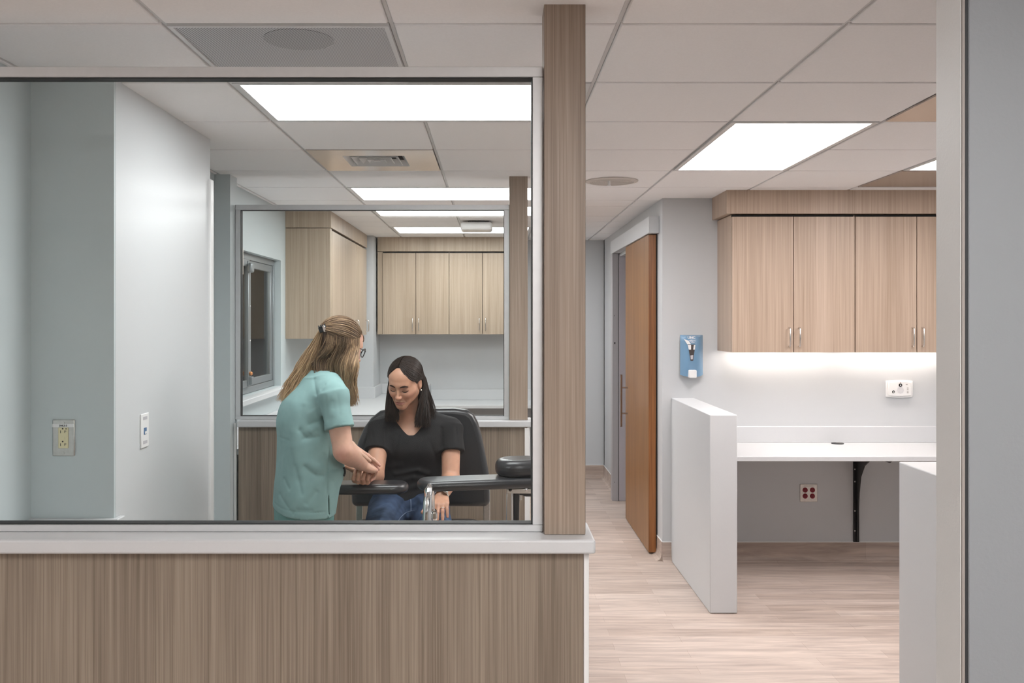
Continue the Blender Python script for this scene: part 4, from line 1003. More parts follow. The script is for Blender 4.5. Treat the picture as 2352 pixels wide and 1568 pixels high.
# t-shirt
def grow(sec, di, dz=0): return [(z, cx, cy, rx + di, ry + di, e) for z, cx, cy, rx, ry, e in sec]
f = Field(axis(-.66, -.10, .004), axis(4.0, 4.42, .005), axis(.70, 1.18, .0042))
f.u(loft(grow(TORSO2, .012)), 0)
for s_ in (sR, sL): f.u(cap(nb + [0, 0, -.006], s_ + [0, 0, -.002], .050, .052), .05)
seR = sR + (eR - sR) * .50; seL = sL + (eL - sL) * .47
f.u(fcap(sR + [0, 0, .0], seR + [-.004, -.004, -.004], .051, .058), .025); f.u(fcap(sL, seL + [.004, 0, -.002], .050, .061), .025)
f.i(half((-.38, 4.25, .745), (0, -.12, -1)))
f.s_(cap(nb + [0, -.005, -.02], nb + [0, -.02, .09], .064, .075), .006)
vb = W(943, 1001, 4.13)
def vneck(X, Y, Z):
    w_ = np.clip((Z - vb[2]) / (1.13 - vb[2]), 0, 1.3)
    hw = .010 + .070 * w_ ** .75
    dx = np.abs(X - (vb[0] + (-.376 - vb[0]) * w_)) - hw
    return np.maximum(np.maximum(dx * .8, vb[2] - Z), Y - 4.27)
f.s_((vneck, [-.5, 4.0, vb[2]], [-.25, 4.27, 1.2]), .004)
def segs(lst, d):
    out = []
    for (ax, ay, bx, by, amp, wd) in lst: a, b = W(ax, ay, d), W(bx, by, d); out.append((a[0], a[2], b[0], b[2], amp, wd))
    return out
def folds(lst, ylim):
    def fn(X, Y, Z):
        g = 0
        for ax, az, bx, bz, amp, wd in lst:
            dx, dz = bx - ax, bz - az; t = ((X - ax) * dx + (Z - az) * dz) / (dx * dx + dz * dz); tc = np.clip(t, 0, 1)
            dist2 = (X - ax - tc * dx) ** 2 + (Z - az - tc * dz) ** 2
            g = g + (amp * np.exp(-np.sqrt(dist2 + (.12 * wd) ** 2) / (wd * .95)) if amp > 0 else amp * .8 * np.exp(-dist2 / (2.6 * wd * wd))) * np.clip(np.minimum(t, 1 - t) * 5 + .7, .15, 1)
        return g * np.clip((ylim - Y) / .03, 0, 1)
    return fn, [-9] * 3, [9] * 3
f.d(folds(segs([(905, 1092, 960, 1080, -.008, .007), (960, 1080, 985, 1092, -.007, .007), (900, 1112, 950, 1098, -.008, .008), (950, 1098, 985, 1112, -.006, .008), (905, 1130, 960, 1118, -.008, .008), (915, 1000, 905, 1060, .004, .012), (985, 1010, 1005, 1070, .004, .014),
                (880, 985, 885, 1030, .005, .006), (1012, 985, 1016, 1030, .005, .006), (850, 990, 862, 1020, .003, .006), (1045, 985, 1050, 1020, .003, .007), (890, 1075, 925, 1068, -.005, .008)], 4.13), 4.28))
tee, _, _ = obj_from(f, 't_shirt', M['tee'], pat, lambda V: np.tile([.0155, .0155, .0165], (len(V), 1)), 2)
# jeans
f = Field(axis(-.62, -.08, .006), axis(3.64, 4.42, .006), axis(.20, .80, .005))
f.u(loft([(.628, -.385, 4.26, .172, .125, 2.4), (.70, -.385, 4.26, .178, .128, 2.4), (.765, -.384, 4.265, .16, .12, 2.3)]), 0)
for h_, k_, a_ in ((hipR, kneeR, ankR), (hipL, kneeL, ankL)):
    f.u(cap(h_, k_, .092, .071), .035); f.u(fcap(k_, a_, .068, .055), .02)
f.d(folds(segs([(905, 1145, 880, 1180, -.004, .01), (940, 1150, 965, 1165, -.006, .008), (925, 1160, 900, 1200, .006, .008), (860, 1150, 840, 1190, -.004, .01), (985, 1170, 940, 1172, .005, .01), (955, 1180, 925, 1190, .006, .009)], 3.95), 4.3))
def colj(V):
    c = np.tile([.042, .066, .122], (len(V), 1))
    wear = near(V * [1, .5, 1], (kneeR + [0, .05, .07]) * [1, .5, 1], .09) + near(V * [1, .5, 1], (kneeL + [0, .05, .07]) * [1, .5, 1], .09)
    return mixc(c, [.085, .135, .225], np.clip(wear, 0, 1) * .75)
jeans, Vj, Fj = obj_from(f, 'jeans', M['denim'], pat, colj, 2)
bj = bvh_of(Vj, Fj)
def drape(bv_, pts, dirv, off):
    out = []
    for p in pts:
        hit = bv_.ray_cast(Vector(p), Vector(dirv), 2.)
        out.append(np.array(hit[0]) - np.array(dirv) * off if hit[0] is not None else None)
    return [p for p in out if p is not None]
M['stitch'] = mat('pale_denim_stitching', (.20, .27, .40), .8)
for path in ([(912, 1200), (922, 1186), (935, 1176), (952, 1172)], [(943, 1138), (944, 1160), (944, 1175)], [(1050, 1160), (1043, 1185), (1035, 1205)]):
    pts = []
    for px, py in resample(np.array([(a, b, 0) for a, b in path]), 12)[:, :2]:
        o = np.array([0, 0, CAMZ]); d_ = _n(W(px, py, 4.) - o); hit = bj.ray_cast(Vector(o), Vector(d_), 8)
        if hit[0] is not None: pts.append(np.array(hit[0]) - d_ * .0006)
    if len(pts) > 3: MB().tube(pts, .0016, 6).build('seam', M['stitch'], pat, smooth=True)
for a_ in (ankR, ankL):
    fs = Field(axis(a_[0] - .06, a_[0] + .06, .006), axis(a_[1] - .24, a_[1] + .08, .006), axis(a_[2] - .11, a_[2] + .03, .006))
    fs.u(ell(a_ + [0, -.06, -.065], (.046, .14, .034)), 0); fs.u(ell(a_ + [0, .005, -.03], (.042, .06, .05)), .03); fs.i(half(a_ + [0, 0, -.09], (0, 0, -1)))
    V, Fq = fs.mesh(); mesh_np('shoe', V, Fq, M['shoe'], pat)
# hair
DARK, MID = np.array([.0135, .0085, .0065]), np.array([.050, .030, .021])
ec, er = np.array([0, .018, .036]), np.array([.073, .093, .076])
def on_skull(H, R, s, dv, infl):
    dv = _n(dv); r = er + infl; t = 1 / math.sqrt(((dv / r) ** 2).sum()); return H + s * (R @ (ec + dv * t))
def push_out(H, R, s, p, infl):
    l = (R.T @ (p - H)) / s - ec; r = er + infl; k = math.sqrt(((l / r) ** 2).sum())
    return p if k >= 1 else H + s * (R @ (ec + l / k))
f = Field(axis(H2[0] - .13, H2[0] + .12, .003), axis(4.0, 4.36, .0035), axis(1.02, H2[2] + .14, .003))
f.u(ell(P2(*ec), (er + .007) * s2, R2), 0)
f.s_(ell(P2(-.009, -.105, -.012), np.array((.0570, .062, .104)) * s2, R2), .006)
f.s_(ell(P2(.0, -.06, -.10), np.array((.064, .062, .085)) * s2, R2), .008)
f.u(cap(P2(.056, .040, .02), P2(.060, .044, -.05), .014, .014), .02); f.u(cap(P2(.060, .044, -.05), W(970, 940, 4.18), .014, .008), .02); f.u(cap(P2(.02, .07, .0), P2(.03, .06, -.1), .045, .036), .02)
f.u(cap(P2(-.062, .01, .03), P2(-.068, .004, -.05), .010, .011), .012); 
V, Fq = f.mesh(); V = relax(V, Fq, 3)
hv = [(V, Fq, np.tile(DARK * .9, (len(V), 1)))]
paths, rads, cols = [], [], []
for k in range(2300):
    q = 1 if k % 5 < 3 else -1
    tt = RNG.random(); dv0 = _n((-.06 + q * .02, -.72 + 1.1 * tt, .74 + .2 * math.sin(math.pi * min(1, tt + .2))))
    if q > 0: yb = .0 + .87 * tt; dv1 = _n((.98, yb, -.08 - .14 * (1 - tt)))
    else: yb = -.30 + .9 * tt; dv1 = _n((-.98, yb, -.15))
    infl = .0085 + .0045 * RNG.random(); pts = []
    mid = _n(dv0 * .5 + dv1 * .5 + np.array([0, (-.30 if q > 0 else -.12) * (1 - tt), .02]))
    ex = RNG.random() * (1 - tt) ** 1.5; mid = _n(mid + np.array([0, -.30 * ex, -.60 * ex if q > 0 else -.2 * ex]))
    for u in np.linspace(0, 1, 9):
        d_ = (1 - u) ** 2 * dv0 + 2 * u * (1 - u) * mid * 1.1 + u * u * dv1; pts.append(on_skull(H2, R2, s2, d_, infl))
    if q > 0:
        end = W(RNG.uniform(952, 990), RNG.uniform(960, 983), 4.12 + .10 * tt + RNG.uniform(-.02, .03)) if tt < .85 else W(RNG.uniform(975, 1002), RNG.uniform(938, 965), 4.2)
    else:
        end = W(RNG.uniform(884, 917), RNG.uniform(946, 970), 4.13 + .06 * tt)
    if q > 0: pts.append(P2(.079 + .004 * RNG.random() - .012 * max(0, tt - .5), .036 + .05 * tt + .015 * RNG.random(), -.025 - .01 * RNG.random()))
    p0 = pts[-1]
    for u in (.33, .66, 1):
        p = p0 * (1 - u) + end * u; p = p + np.array([RNG.normal(0, .0015), RNG.normal(0, .0015), 0]); pts.append(push_out(H2, R2, s2, p, infl * .9))
    pts = resample(pts, 18); r0 = RNG.uniform(.0008, .0015)
    paths.append(pts); rads.append(r0 * np.r_[np.linspace(.7, 1, 4), np.ones(10), np.linspace(1, .25, 4)])
    m_ = RNG.random() ** 2.2; cols.append(mixc(np.tile(DARK, (18, 1)), MID, np.clip(np.linspace(m_ * .6, m_, 18), 0, 1)))
hv.append(strands(paths, rads, cols))
def join(parts):
    off = 0; VV, FF, CC = [], [], []
    for v, q, c in parts: VV.append(v); FF.append(q + off); CC.append(c); off += len(v)
    return np.concatenate(VV), np.concatenate(FF), np.concatenate(CC)
V, Fq, C = join(hv); mesh_np('hair', V, Fq, M['hair'], pat, C)
p = P2(.079, .004, -.037); MB().lathe([(.0005, -.003), (.003, -.002), (.0042, .0), (.003, .003), (.0005, .0038)], tuple(p + [.002, -.006, 0]), 'x', 14).build('earring', M['gold'], pat, smooth=True)
# watch and ring on the left hand
u = _n(wL - eL); pw = wL + u * .008; n1 = _n(np.array([.35, -.65, .68]) - u * (np.array([.35, -.65, .68]) @ u)); n2 = np.cross(u, n1)
ring = [pw + (n1 * math.cos(a) + n2 * math.sin(a)) * .0295 for a in np.linspace(0, 2 * math.pi, 41)]
wb = MB()
for i in range(40):
    a, b = ring[i], ring[i + 1]; na, nb_ = _n(a - pw), _n(b - pw); hw = .009
    wb.add([a - u * hw, a + u * hw, a + u * hw + na * .002, a - u * hw + na * .002, b - u * hw, b + u * hw, b + u * hw + nb_ * .002, b - u * hw + nb_ * .002],
           [(0, 4, 5, 1), (1, 5, 6, 2), (2, 6, 7, 3), (3, 7, 4, 0)])
wt = wb.build('watch', M['watchband'], pat)
cse = pw + n1 * .0345
def obox(c, ax, h):
    c = np.asarray(c); vs = [c + ax[0] * sx * h[0] + ax[1] * sy * h[1] + ax[2] * sz * h[2] for sz in (-1, 1) for sy, sx in ((-1, -1), (-1, 1), (1, 1), (1, -1))]
    return vs, [(0, 3, 2, 1), (4, 5, 6, 7), (0, 1, 5, 4), (1, 2, 6, 5), (2, 3, 7, 6), (3, 0, 4, 7)]
MB().add(*obox(cse, (u, n2, n1), (.0185, .0165, .0052))).build('watch_case', M['watchband'], wt, .004, 3)
MB().add(*obox(cse + n1 * .0054, (u, n2, n1), (.0155, .0135, .0006))).build('watch_face', M['frame_plastic'], wt, .0006, 1)
pts, dd, ang, r_ = hL[2]; c = pts[0] * .45 + pts[1] * .55; t_ = _n(pts[1] - pts[0]); o1 = _n(np.cross(t_, [0, 0, 1])); o2 = np.cross(t_, o1)
MB().tube([c + (o1 * math.cos(a) + o2 * math.sin(a)) * (r_ + .0006) for a in np.linspace(0, 2 * math.pi, 25)], .0011, 8, False).build('ring', M['jewel'], pat, smooth=True)

# ------------------------------------------------------------------ nurse
nur = thing('person', (-.75, 3.68, 0), 'standing person in teal scrubs with long blonde hair, holding the seated person\'s wrist', 'person')
tb = math.radians(20); fw = np.array([math.cos(tb), math.sin(tb), 0]); ac = np.array([-fw[1], fw[0], 0]); RB = np.stack([ac, fw, [0, 0, 1]], 1)
O1 = np.array([-.755, 3.68, 0])
TORSO1 = [(.80, 0, .0, .17, .105, 2.2), (.90, 0, .006, .168, .108, 2.2), (1.0, 0, .012, .145, .095, 2.2), (1.10, 0, .014, .145, .10, 2.2), (1.18, 0, .018, .152, .108, 2.2),
          (1.25, 0, .030, .155, .095, 2.1), (1.30, 0, .050, .135, .070, 2.1), (1.335, 0, .062, .08, .055, 2.)]
H1 = W(785, 793, 3.70); s1 = .86; th = math.radians(36); ph = math.radians(22)
R1 = head_frame((math.cos(th) * math.cos(ph), math.sin(th) * math.cos(ph), -math.sin(ph)), 0)
P1 = lambda x, y, z: H1 + s1 * (R1 @ np.array([x, y, z]))
nr, nl = W(767, 908, 3.525), np.array([-.66, 3.845, 1.275])
ner, nwr = W(789, 1036, 3.48), W(831, 1067, 3.705)
nel, nwl = np.array([-.80, 4.0, 1.06]), np.array([-.608, 3.93, 1.032])
f = Field(axis(-.98, -.44, .0045, [(-.56, -.44, .0029), (H1[0] - .05, H1[0] + .12, .0025)]),
          axis(3.40, 4.10, .0055, [(3.68, 4.05, .003)]),
          axis(-.01, 1.62, .010, [(.90, 1.07, .0029), (1.07, 1.36, .006), (H1[2] - .13, H1[2] + .13, .0024)]))
f.u(loft(TORSO1, RB, O1), 0)
nb1 = W(747, 874, 3.70)
f.u(cap(nb1, P1(0, .02, -.05), .056, .047), .03)
for s_, e_, w_ in ((nr, ner, nwr), (nl, nel, nwl)):
    f.u(cap(nb1 + [0, 0, -.008], s_ + [0, 0, -.004], .042, .046), .03); f.u(cap(s_, e_, .046, .038), .02); f.u(cap(e_, w_, .037, .0255), .012); f.u(cap(e_ + (w_ - e_) * .12, e_ + (w_ - e_) * .5, .037, .031), .02)
hp = O1 + ac * 0; lg = []
for q in (-1, 1):
    h_ = O1 + ac * q * .085 + [0, 0, .84]; k_ = O1 + ac * q * .09 + fw * .01 + [0, 0, .47]; a_ = O1 + ac * q * .095 - fw * .02 + [0, 0, .085]; lg.append((h_, k_, a_))
    f.u(cap(h_, k_, .085, .055), .05); f.u(cap(k_, a_, .054, .036), .01); f.u(cap(a_ + [0, 0, -.045], a_ + fw * .15 + [0, 0, -.055], .036, .028), .02)
add_head(f, H1, R1, s1)
hn = add_hand(f, nwr, (.42, .84, -.30), (-.30, .18, -.92), 1, curls=[(34, 40, 25), (40, 45, 30), (46, 48, 30), (52, 50, 30)], thumb=(.7, .75, .35), sc=.95)
hm = add_hand(f, nwl, (.80, .20, -.56), (-.45, -.45, -.77), -1, curls=[(2, 8, 6), (6, 14, 10), (10, 16, 12), (12, 20, 12)], thumb=(.7, .7, .2), sc=.95)
def col1(V):
    c = np.tile(SKIN_B, (len(V), 1)); L = (V - H1) @ R1 / s1
    c = mixc(c, [.50, .2, .18], .8 * np.exp(-((L[:, 0] / .021) ** 2) ** 2 - ((L[:, 2] + .0685) / .0095) ** 4) * (L[:, 1] < -.07))
    c = mixc(c, [.60, .27, .22], .55 * near(V, ner + [.0, -.03, -.01], .028))
    for info in (hn, hm):
        for pts, dd, ang, r in info: c = mixc(c, [.62, .28, .24], .5 * near(V, pts[3], .015)); c = mixc(c, [.62, .31, .26], .4 * near(V, pts[0], .016))
    return c
body1, V1, F1 = obj_from(f, 'body', M['skin'], nur, col1, 2)
# scrub top
SCR = [(.795, 0, .0, .225, .1165, 2.3), (.90, 0, .012, .222, .123, 2.3), (.97, 0, .026, .212, .130, 2.3), (1.10, 0, .015, .19, .115, 2.3), (1.18, 0, .019, .178, .121, 2.2),
       (1.25, 0, .031, .170, .108, 2.1), (1.30, 0, .052, .148, .084, 2.1), (1.338, 0, .064, .095, .068, 2.)]
f = Field(axis(-.96, -.52, .0036), axis(3.38, 4.0, .0045), axis(.77, 1.37, .0036))
f.u(loft(SCR, RB, O1), 0)
f.u(cap(nb1 + [0, 0, -.002], nr + [0, 0, .0], .058, .057), .05); f.u(cap(nb1 + [0, 0, -.002], nl, .058, .057), .05)
se = nr + (ner - nr) * .60
f.u(fcap(nr + [-.004, 0, .0], se + [.0, -.004, 0], .054, .057), .025)
f.u(fcap(nl, nl + (nel - nl) * .6, .06, .06), .022)
f.i(half(W(690, 1176, 3.6), (-.045, 0, -1)))
f.u(cap(nb1 + [0, 0, -.01], nb1 + fw * .010 + [0, 0, .018], .074, .070), .02)
f.s_(cap(nb1 + fw * .012 + [0, 0, .012], nb1 + fw * .03 + [0, 0, .1], .059, .063), .004)
FOLD = segs([(713, 868, 736, 915, .007, .007), (736, 915, 748, 965, .011, .007), (748, 965, 764, 992, .009, .007), (727, 870, 742, 900, -.004, .008), (742, 893, 752, 880, .005, .004),
             (697, 930, 690, 985, .008, .011), (690, 985, 708, 1004, .008, .008), (708, 1004, 736, 1000, .009, .006), (744, 958, 712, 974, .007, .006), (740, 974, 718, 992, -.006, .006), (733, 985, 700, 1006, .006, .006),
             (722, 940, 735, 960, -.006, .01), (680, 925, 676, 1020, -.006, .012), (662, 930, 660, 1000, .004, .012), (676, 1020, 694, 1090, -.006, .010), (664, 1010, 690, 1100, .004, .01),
             (704, 1064, 728, 1084, .008, .007), (728, 1084, 748, 1088, .007, .006), (712, 1056, 740, 1076, -.006, .008), (735, 1060, 748, 1040, .004, .008), (652, 1098, 670, 1120, .006, .006),
             (640, 1135, 668, 1160, .007, .006), (668, 1160, 684, 1172, .005, .006), (684, 1065, 702, 1128, .005, .007), (690, 1162, 726, 1163, .004, .006), (735, 1120, 712, 1150, .003, .01),
             (765, 900, 772, 950, -.005, .009), (782, 900, 790, 950, .004, .007), (756, 905, 762, 960, .006, .006), (772, 915, 776, 935, .004, .005), (650, 940, 640, 1080, .003, .014),
             (757, 1000, 755, 1128, .004, .0022), (768, 1005, 766, 1070, .004, .007), (776, 1010, 780, 1070, -.003, .008), (757, 1077, 789, 1079, .003, .002), (766, 1100, 776, 1140, .004, .008), (757, 1082, 786, 1090, -.003, .006),
             (616, 1164, 752, 1169, .0022, .002), (634, 1008, 668, 1010, .002, .002), (766, 985, 800, 963, .0025, .0022)], 3.545)
FOLD = [(a, b, c, d, (amp * .5 if abs(amp) > .0031 and wd > .0025 else amp * .8), wd * (1.35 if wd > .0025 else 1)) for a, b, c, d, amp, wd in FOLD]
f.d(folds(FOLD, 3.66))
sl0, sl1 = W(754, 1130, 3.5), W(752, 1190, 3.5)
f.s_((lambda X, Y, Z: np.maximum(np.maximum(np.abs(X - (sl0[0] + (Z - sl0[2]) * (sl1[0] - sl0[0]) / (sl1[2] - sl0[2]))) - .0006 - .02 * np.clip(sl0[2] - Z, 0, 1) * .6, Z - sl0[2]), Y - 3.60) + 0 * Y, [-9, 3.3, .7], [9, 3.61, sl0[2]]), 0)
def cols_(V):
    c = np.tile([.245, .395, .390], (len(V), 1)); return c
scrub, Vs, Fs = obj_from(f, 'scrub_top', M['scrub'], nur, cols_, 2)
f = Field(axis(-.95, -.56, .007), axis(3.46, 3.9, .007), axis(.03, .92, .008))
f.u(loft([(.76, 0, .0, .178, .108, 2.2), (.90, 0, .006, .175, .112, 2.2)], RB, O1), 0)
for h_, k_, a_ in lg: f.u(cap(h_, k_, .1, .078), .03); f.u(fcap(k_, a_, .078, .075), .02)
obj_from(f, 'scrub_trousers', M['scrub'], nur, lambda V: np.tile([.16, .33, .315], (len(V), 1)), 2)
for h_, k_, a_ in lg:
    Rs = np.stack([ac, fw, [0, 0, 1]], 1)
    fs = Field(axis(a_[0] - .2, a_[0] + .26, .007), axis(a_[1] - .15, a_[1] + .2, .007), axis(.0, .14, .007))
    fs.u(ell(a_ + fw * .06 + [0, 0, -.045], (.047, .145, .038), Rs), 0); fs.u(ell(a_ + [0, 0, -.02], (.043, .06, .05), Rs), .03); fs.i(half((0, 0, .002), (0, 0, -1)))
    V, Fq = fs.mesh(); mesh_np('shoe', V, Fq, M['shoe'], nur)
# pocketed pen loop at the front pocket edge, dark
MB().tube([W(789, 1073, 3.60), W(792, 1078, 3.60), W(792.5, 1086, 3.60), W(790, 1093, 3.60)], .004, 8).build('pocket_clip', M['black'], nur, smooth=True)
# glasses
g = MB()
for q in (-1, 1):
    g.tube([P1(q * .034 + .026 * math.cos(a), -.104 + .010 * abs(math.cos(a)) * (1 if q * math.cos(a) > 0 else 0), .002 + .0205 * math.sin(a)) for a in np.linspace(0, 2 * math.pi, 33)], .0020, 8, False)
    g.tube([P1(q * .060, -.097, .008), P1(q * .078, -.07, .008), P1(q * .081, .01, .004), P1(q * .079, .03, -.02)], .0017, 8)
g.tube([P1(-.009, -.105, .006), P1(0, -.109, .009), P1(.009, -.105, .006)], .002, 8)
g.build('glasses', M['frame_plastic'], nur, smooth=True)
# hair
BR, BL, DK = np.array([.135, .082, .050]), np.array([.68, .47, .275]), np.array([.055, .033, .021])
f = Field(axis(-.92, H1[0] + .14, .0036), axis(3.5, 3.9, .0042), axis(1.18, H1[2] + .14, .0036))
f.u(ell(P1(*ec), (er + .006) * s1, R1), 0)
f.s_(ell(P1(0, -.095, -.035), np.array((.064, .056, .09)) * s1, R1), .008)
f.s_(ell(P1(.0, -.06, -.11), np.array((.066, .06, .075)) * s1, R1), .01)
cl = W(741, 757, 3.655)
f.u(cap(W(740, 775, 3.68), W(724, 812, 3.69), .020, .026), .02); f.u(cap(W(724, 812, 3.69), W(702, 858, 3.705), .026, .034), .02); f.u(cap(W(702, 858, 3.705), W(682, 888, 3.715), .034, .022), .02)
f.u(cap(W(760, 800, 3.66), W(745, 838, 3.69), .036, .026), .02)
f.u(cap(W(790, 800, 3.67), W(795, 845, 3.67), .042, .028), .02); f.u(cap(W(795, 845, 3.67), W(801, 885, 3.655), .026, .009), .02); f.u(cap(W(765, 800, 3.66), W(775, 860, 3.67), .034, .024), .02)
V, Fq = f.mesh(); V = relax(V, Fq, 3)
hv = [(V, Fq, np.tile(DK, (len(V), 1)))]
paths, rads, cols = [], [], []
def add_strand(pts, r0, c0, c1, m=20, wave=.0, seed=0):
    p = resample(pts, m); u_ = np.linspace(0, 1, m)[:, None]
    a1, a2 = RNG.uniform(0, 6.28, 2)
    p = p + wave * u_ * np.concatenate([np.sin(u_ * RNG.uniform(7, 13) + a1), np.cos(u_ * RNG.uniform(7, 13) + a2) * .7, 0 * u_], 1)
    paths.append(p); rads.append(r0 * np.r_[np.linspace(.6, 1, 4), np.ones(m - 9), np.linspace(1, .2, 5)]); cols.append(np.array(c0) * (1 - u_) + np.array(c1) * u_)
ldir = _n((R1.T @ (cl - H1)) / s1 - ec)
def pick(bl):                                        # blonde or brown, a share of each
    return mixc(np.array([DK if RNG.random() < .2 else BR]), BL, np.array([min(1, max(0, RNG.normal(bl, .28)))]))[0]
for k in range(1300):                                 # swept back over the crown into the clip
    a = RNG.uniform(-math.radians(118), math.radians(70)); rim = _n((math.sin(a) * .95, -.62 - .25 * math.cos(a), .18 + .55 * math.cos(a)))
    rim = _n(rim + RNG.normal(0, .05, 3)); infl = .0085 + .007 * RNG.random(); pts = []
    lift = .012 * math.sin(3.1 * RNG.random())
    for u in np.linspace(0, 1, 10):
        om = math.acos(np.clip(rim @ ldir, -1, 1)); d_ = (math.sin((1 - u) * om) * rim + math.sin(u * om) * ldir) / math.sin(om)
        pts.append(on_skull(H1, R1, s1, d_ + np.array([0, 0, .06 * math.sin(math.pi * u)]) * (1 if a > -1.6 else .2), infl + lift * math.sin(math.pi * u) * .5))
    c = pick(.10); add_strand(pts, RNG.uniform(.0008, .0015), c * .7, c, 18, .003)
for k in range(1700):                                 # tail falling from the clip down the back
    o = RNG.normal(0, 1, 3); o = o / np.linalg.norm(o) * RNG.uniform(.5, 1.05); o[0] *= 1
    e = RNG.uniform(.86, 1.06)
    base = [cl + o * .012, W(731, 790, 3.675) + o * .026, W(716, 825, 3.69) + o * .038, W(700, 860, 3.70) + o * .046, W(683, 890, 3.71) + o * .052 * e, W(671, 890 + 28 * e, 3.715) + o * np.array([.056, .06, .022])]
    c = pick(.52); c2 = mixc(np.array([c]), BL, np.array([.6]))[0]
    add_strand(base, RNG.uniform(.0008, .0016), c * .85, c2, 20, .010)
for k in range(700):                                 # lower back of the head joining the tail
    t_ = RNG.random(); d0 = _n((-.75 + .3 * RNG.random(), .62 + .35 * t_, -.05 - .25 * RNG.random())); p0 = on_skull(H1, R1, s1, d0, .013)
    c = pick(.18); x1 = RNG.uniform(700, 755); add_strand([p0, p0 + [-.004, -.004, -.035], W(x1 - 4, 850, 3.67 + .05 * RNG.random()), W(x1 - 24, 890, 3.69)], RNG.uniform(.0009, .0015), c * .7, c, 16, .003)
for k in range(2000):                                 # loose hair at the near side hanging past the shoulder
    t_ = RNG.random(); t_ = t_ ** .8
    d0 = _n(np.array([-.86, .62 - 1.25 * t_, .18 - .05 * t_ + RNG.uniform(-.28, .06)])); infl = .0085 + .008 * RNG.random()
    p0 = on_skull(H1, R1, s1, d0, infl)
    x1 = 752 + 64 * t_ + RNG.normal(0, 3); x2 = 757 + 54 * t_ ** .6 + RNG.normal(0, 4); d1 = 3.615 + .06 * RNG.random()
    q1 = W(x1 + 4, 835, d1); q2 = W(x2, 888 + RNG.uniform(-8, 8), d1 + .01); q3 = W(x2 + 3 + RNG.normal(0, 3), RNG.uniform(900, 934), d1 + .012)
    pts = [p0, push_out(H1, R1, s1, p0 + [.0, -.004, -.035], infl)]
    pts.append(push_out(H1, R1, s1, pts[-1] * .5 + q1 * .5, infl)); pts += [q1, q2, q3]
    dk = math.exp(-((t_ - .22) / .22) ** 2); c = pick(.06 + .2 * (t_ > .5)); c = c * (1 - .72 * dk)
    add_strand(pts, RNG.uniform(.0008, .0014), c, mixc(np.array([c]), BL, np.array([.3]))[0], 20, .0028)
for k in range(1500):                                 # hair behind the ear falling between tail and side
    t_ = RNG.random(); yy = .97 - .95 * t_; d0 = _n((-math.sqrt(1 - yy * yy) - .05, yy, RNG.uniform(-.30, .22))); infl = .0085 + .006 * RNG.random(); p0 = on_skull(H1, R1, s1, d0, infl)
    x1 = 730 + 44 * t_ + RNG.normal(0, 4); q1 = push_out(H1, R1, s1, p0 + [.0, -.002, -.035], infl); d1 = 3.635 + .02 * RNG.random()
    c = pick(.06) * (.45 + .55 * RNG.random()); add_strand([p0, q1, W(x1, 835, d1), W(x1 + 3, 860, d1 - .01), W(x1 + 4, 884 + RNG.uniform(-6, 8), d1 - .01)], RNG.uniform(.0009, .0015), c, c, 16, .002)
for k in range(60):                                  # fringe at the forehead
    d0 = _n((-.35 + .6 * RNG.random(), -.9, .38 + .15 * RNG.random())); p0 = on_skull(H1, R1, s1, d0, .014)
    d1 = _n((d0[0] - .15, -.98, .02 + .2 * RNG.random())); add_strand([p0, on_skull(H1, R1, s1, _n(d0 + d1), .018), on_skull(H1, R1, s1, d1, .014)], .0013, BR, BR, 12, .001)
from itertools import groupby
bylen = {}
for p, r, c in zip(paths, rads, cols): bylen.setdefault(len(p), []).append((p, r, c))
for m_, lst in bylen.items(): hv.append(strands([a for a, b, c in lst], [b for a, b, c in lst], [c for a, b, c in lst]))
V, Fq, C = join(hv); mesh_np('hair', V, Fq, M['hair'], nur, C)
u = _n(np.array([.12, -.97, -.12])); tn = _n(np.array([-.3, -.05, .95])); tn = _n(tn - u * (tn @ u)); s3 = np.cross(u, tn)
hc = MB()
cc = on_skull(H1, R1, s1, ldir, .016) + np.array([.012, -.016, .0])
hc.add(*obox(cc + u * .0, (s3, tn, u), (.016, .012, .010)))
clip = hc.build('hair_clip', M['frame_plastic'], nur, .005, 3)
MB().add(*obox(cc + s3 * (.007 if s3[0] > 0 else -.007) + u * .0105, (s3, tn, u), (.0055, .0125, .0012))).build('clip_plate', M['chrome'], clip, .001, 1)
tm = MB()
for k in range(4): tm.tube([cc + s3 * (-.012 + .008 * k) + tn * .01, cc + s3 * (-.013 + .008 * k) + tn * .016 + u * .006, cc + s3 * (-.013 + .008 * k) + tn * .012 + u * .014], [.003, .003, .0015], 6)
tm.build('clip_tooth', M['frame_plastic'], clip, smooth=True)
# ================================================================== phlebotomy chair
t = thing('phlebotomy_chair', (-.35, 4.2, 0), 'black padded blood-draw chair with chrome frame and swing-out arm pads', 'chair')
def px2(pts, d): return [(W(x, y, d)[0], W(x, y, d)[2]) for x, y in pts]
out = px2([(808, 1163), (806, 1110), (812, 1060), (822, 1015), (836, 982), (852, 960), (872, 944), (898, 938), (1045, 937), (1072, 941), (1088, 952), (1098, 972), (1106, 1000), (1116, 1050), (1124, 1095), (1125, 1163)], 4.42)
MB().prism(out, 4.405, 4.48, 'y').build('backrest', M['vinyl'], t, .026, 5)
MB().prism([(x * .96 - .0139, z * .96 + .0365) for x, z in out], 4.4805, 4.495, 'y').build('back_shell', M['black'], t, .004, 2)
def pad(pts2, z0, z1, bev, name='arm_pad', axis='z'): return MB().prism(pts2, z0, z1, axis).build(name, M['vinyl'], t, bev, 5)
seat = [(-.64, 4.36), (-.655, 4.30), (-.655, 3.96), (-.63, 3.90), (-.58, 3.87), (-.12, 3.87), (-.07, 3.90), (-.045, 3.96), (-.045, 4.30), (-.06, 4.36), (-.11, 4.385), (-.59, 4.385)]
pad(seat, .545, .634, .03, 'seat')
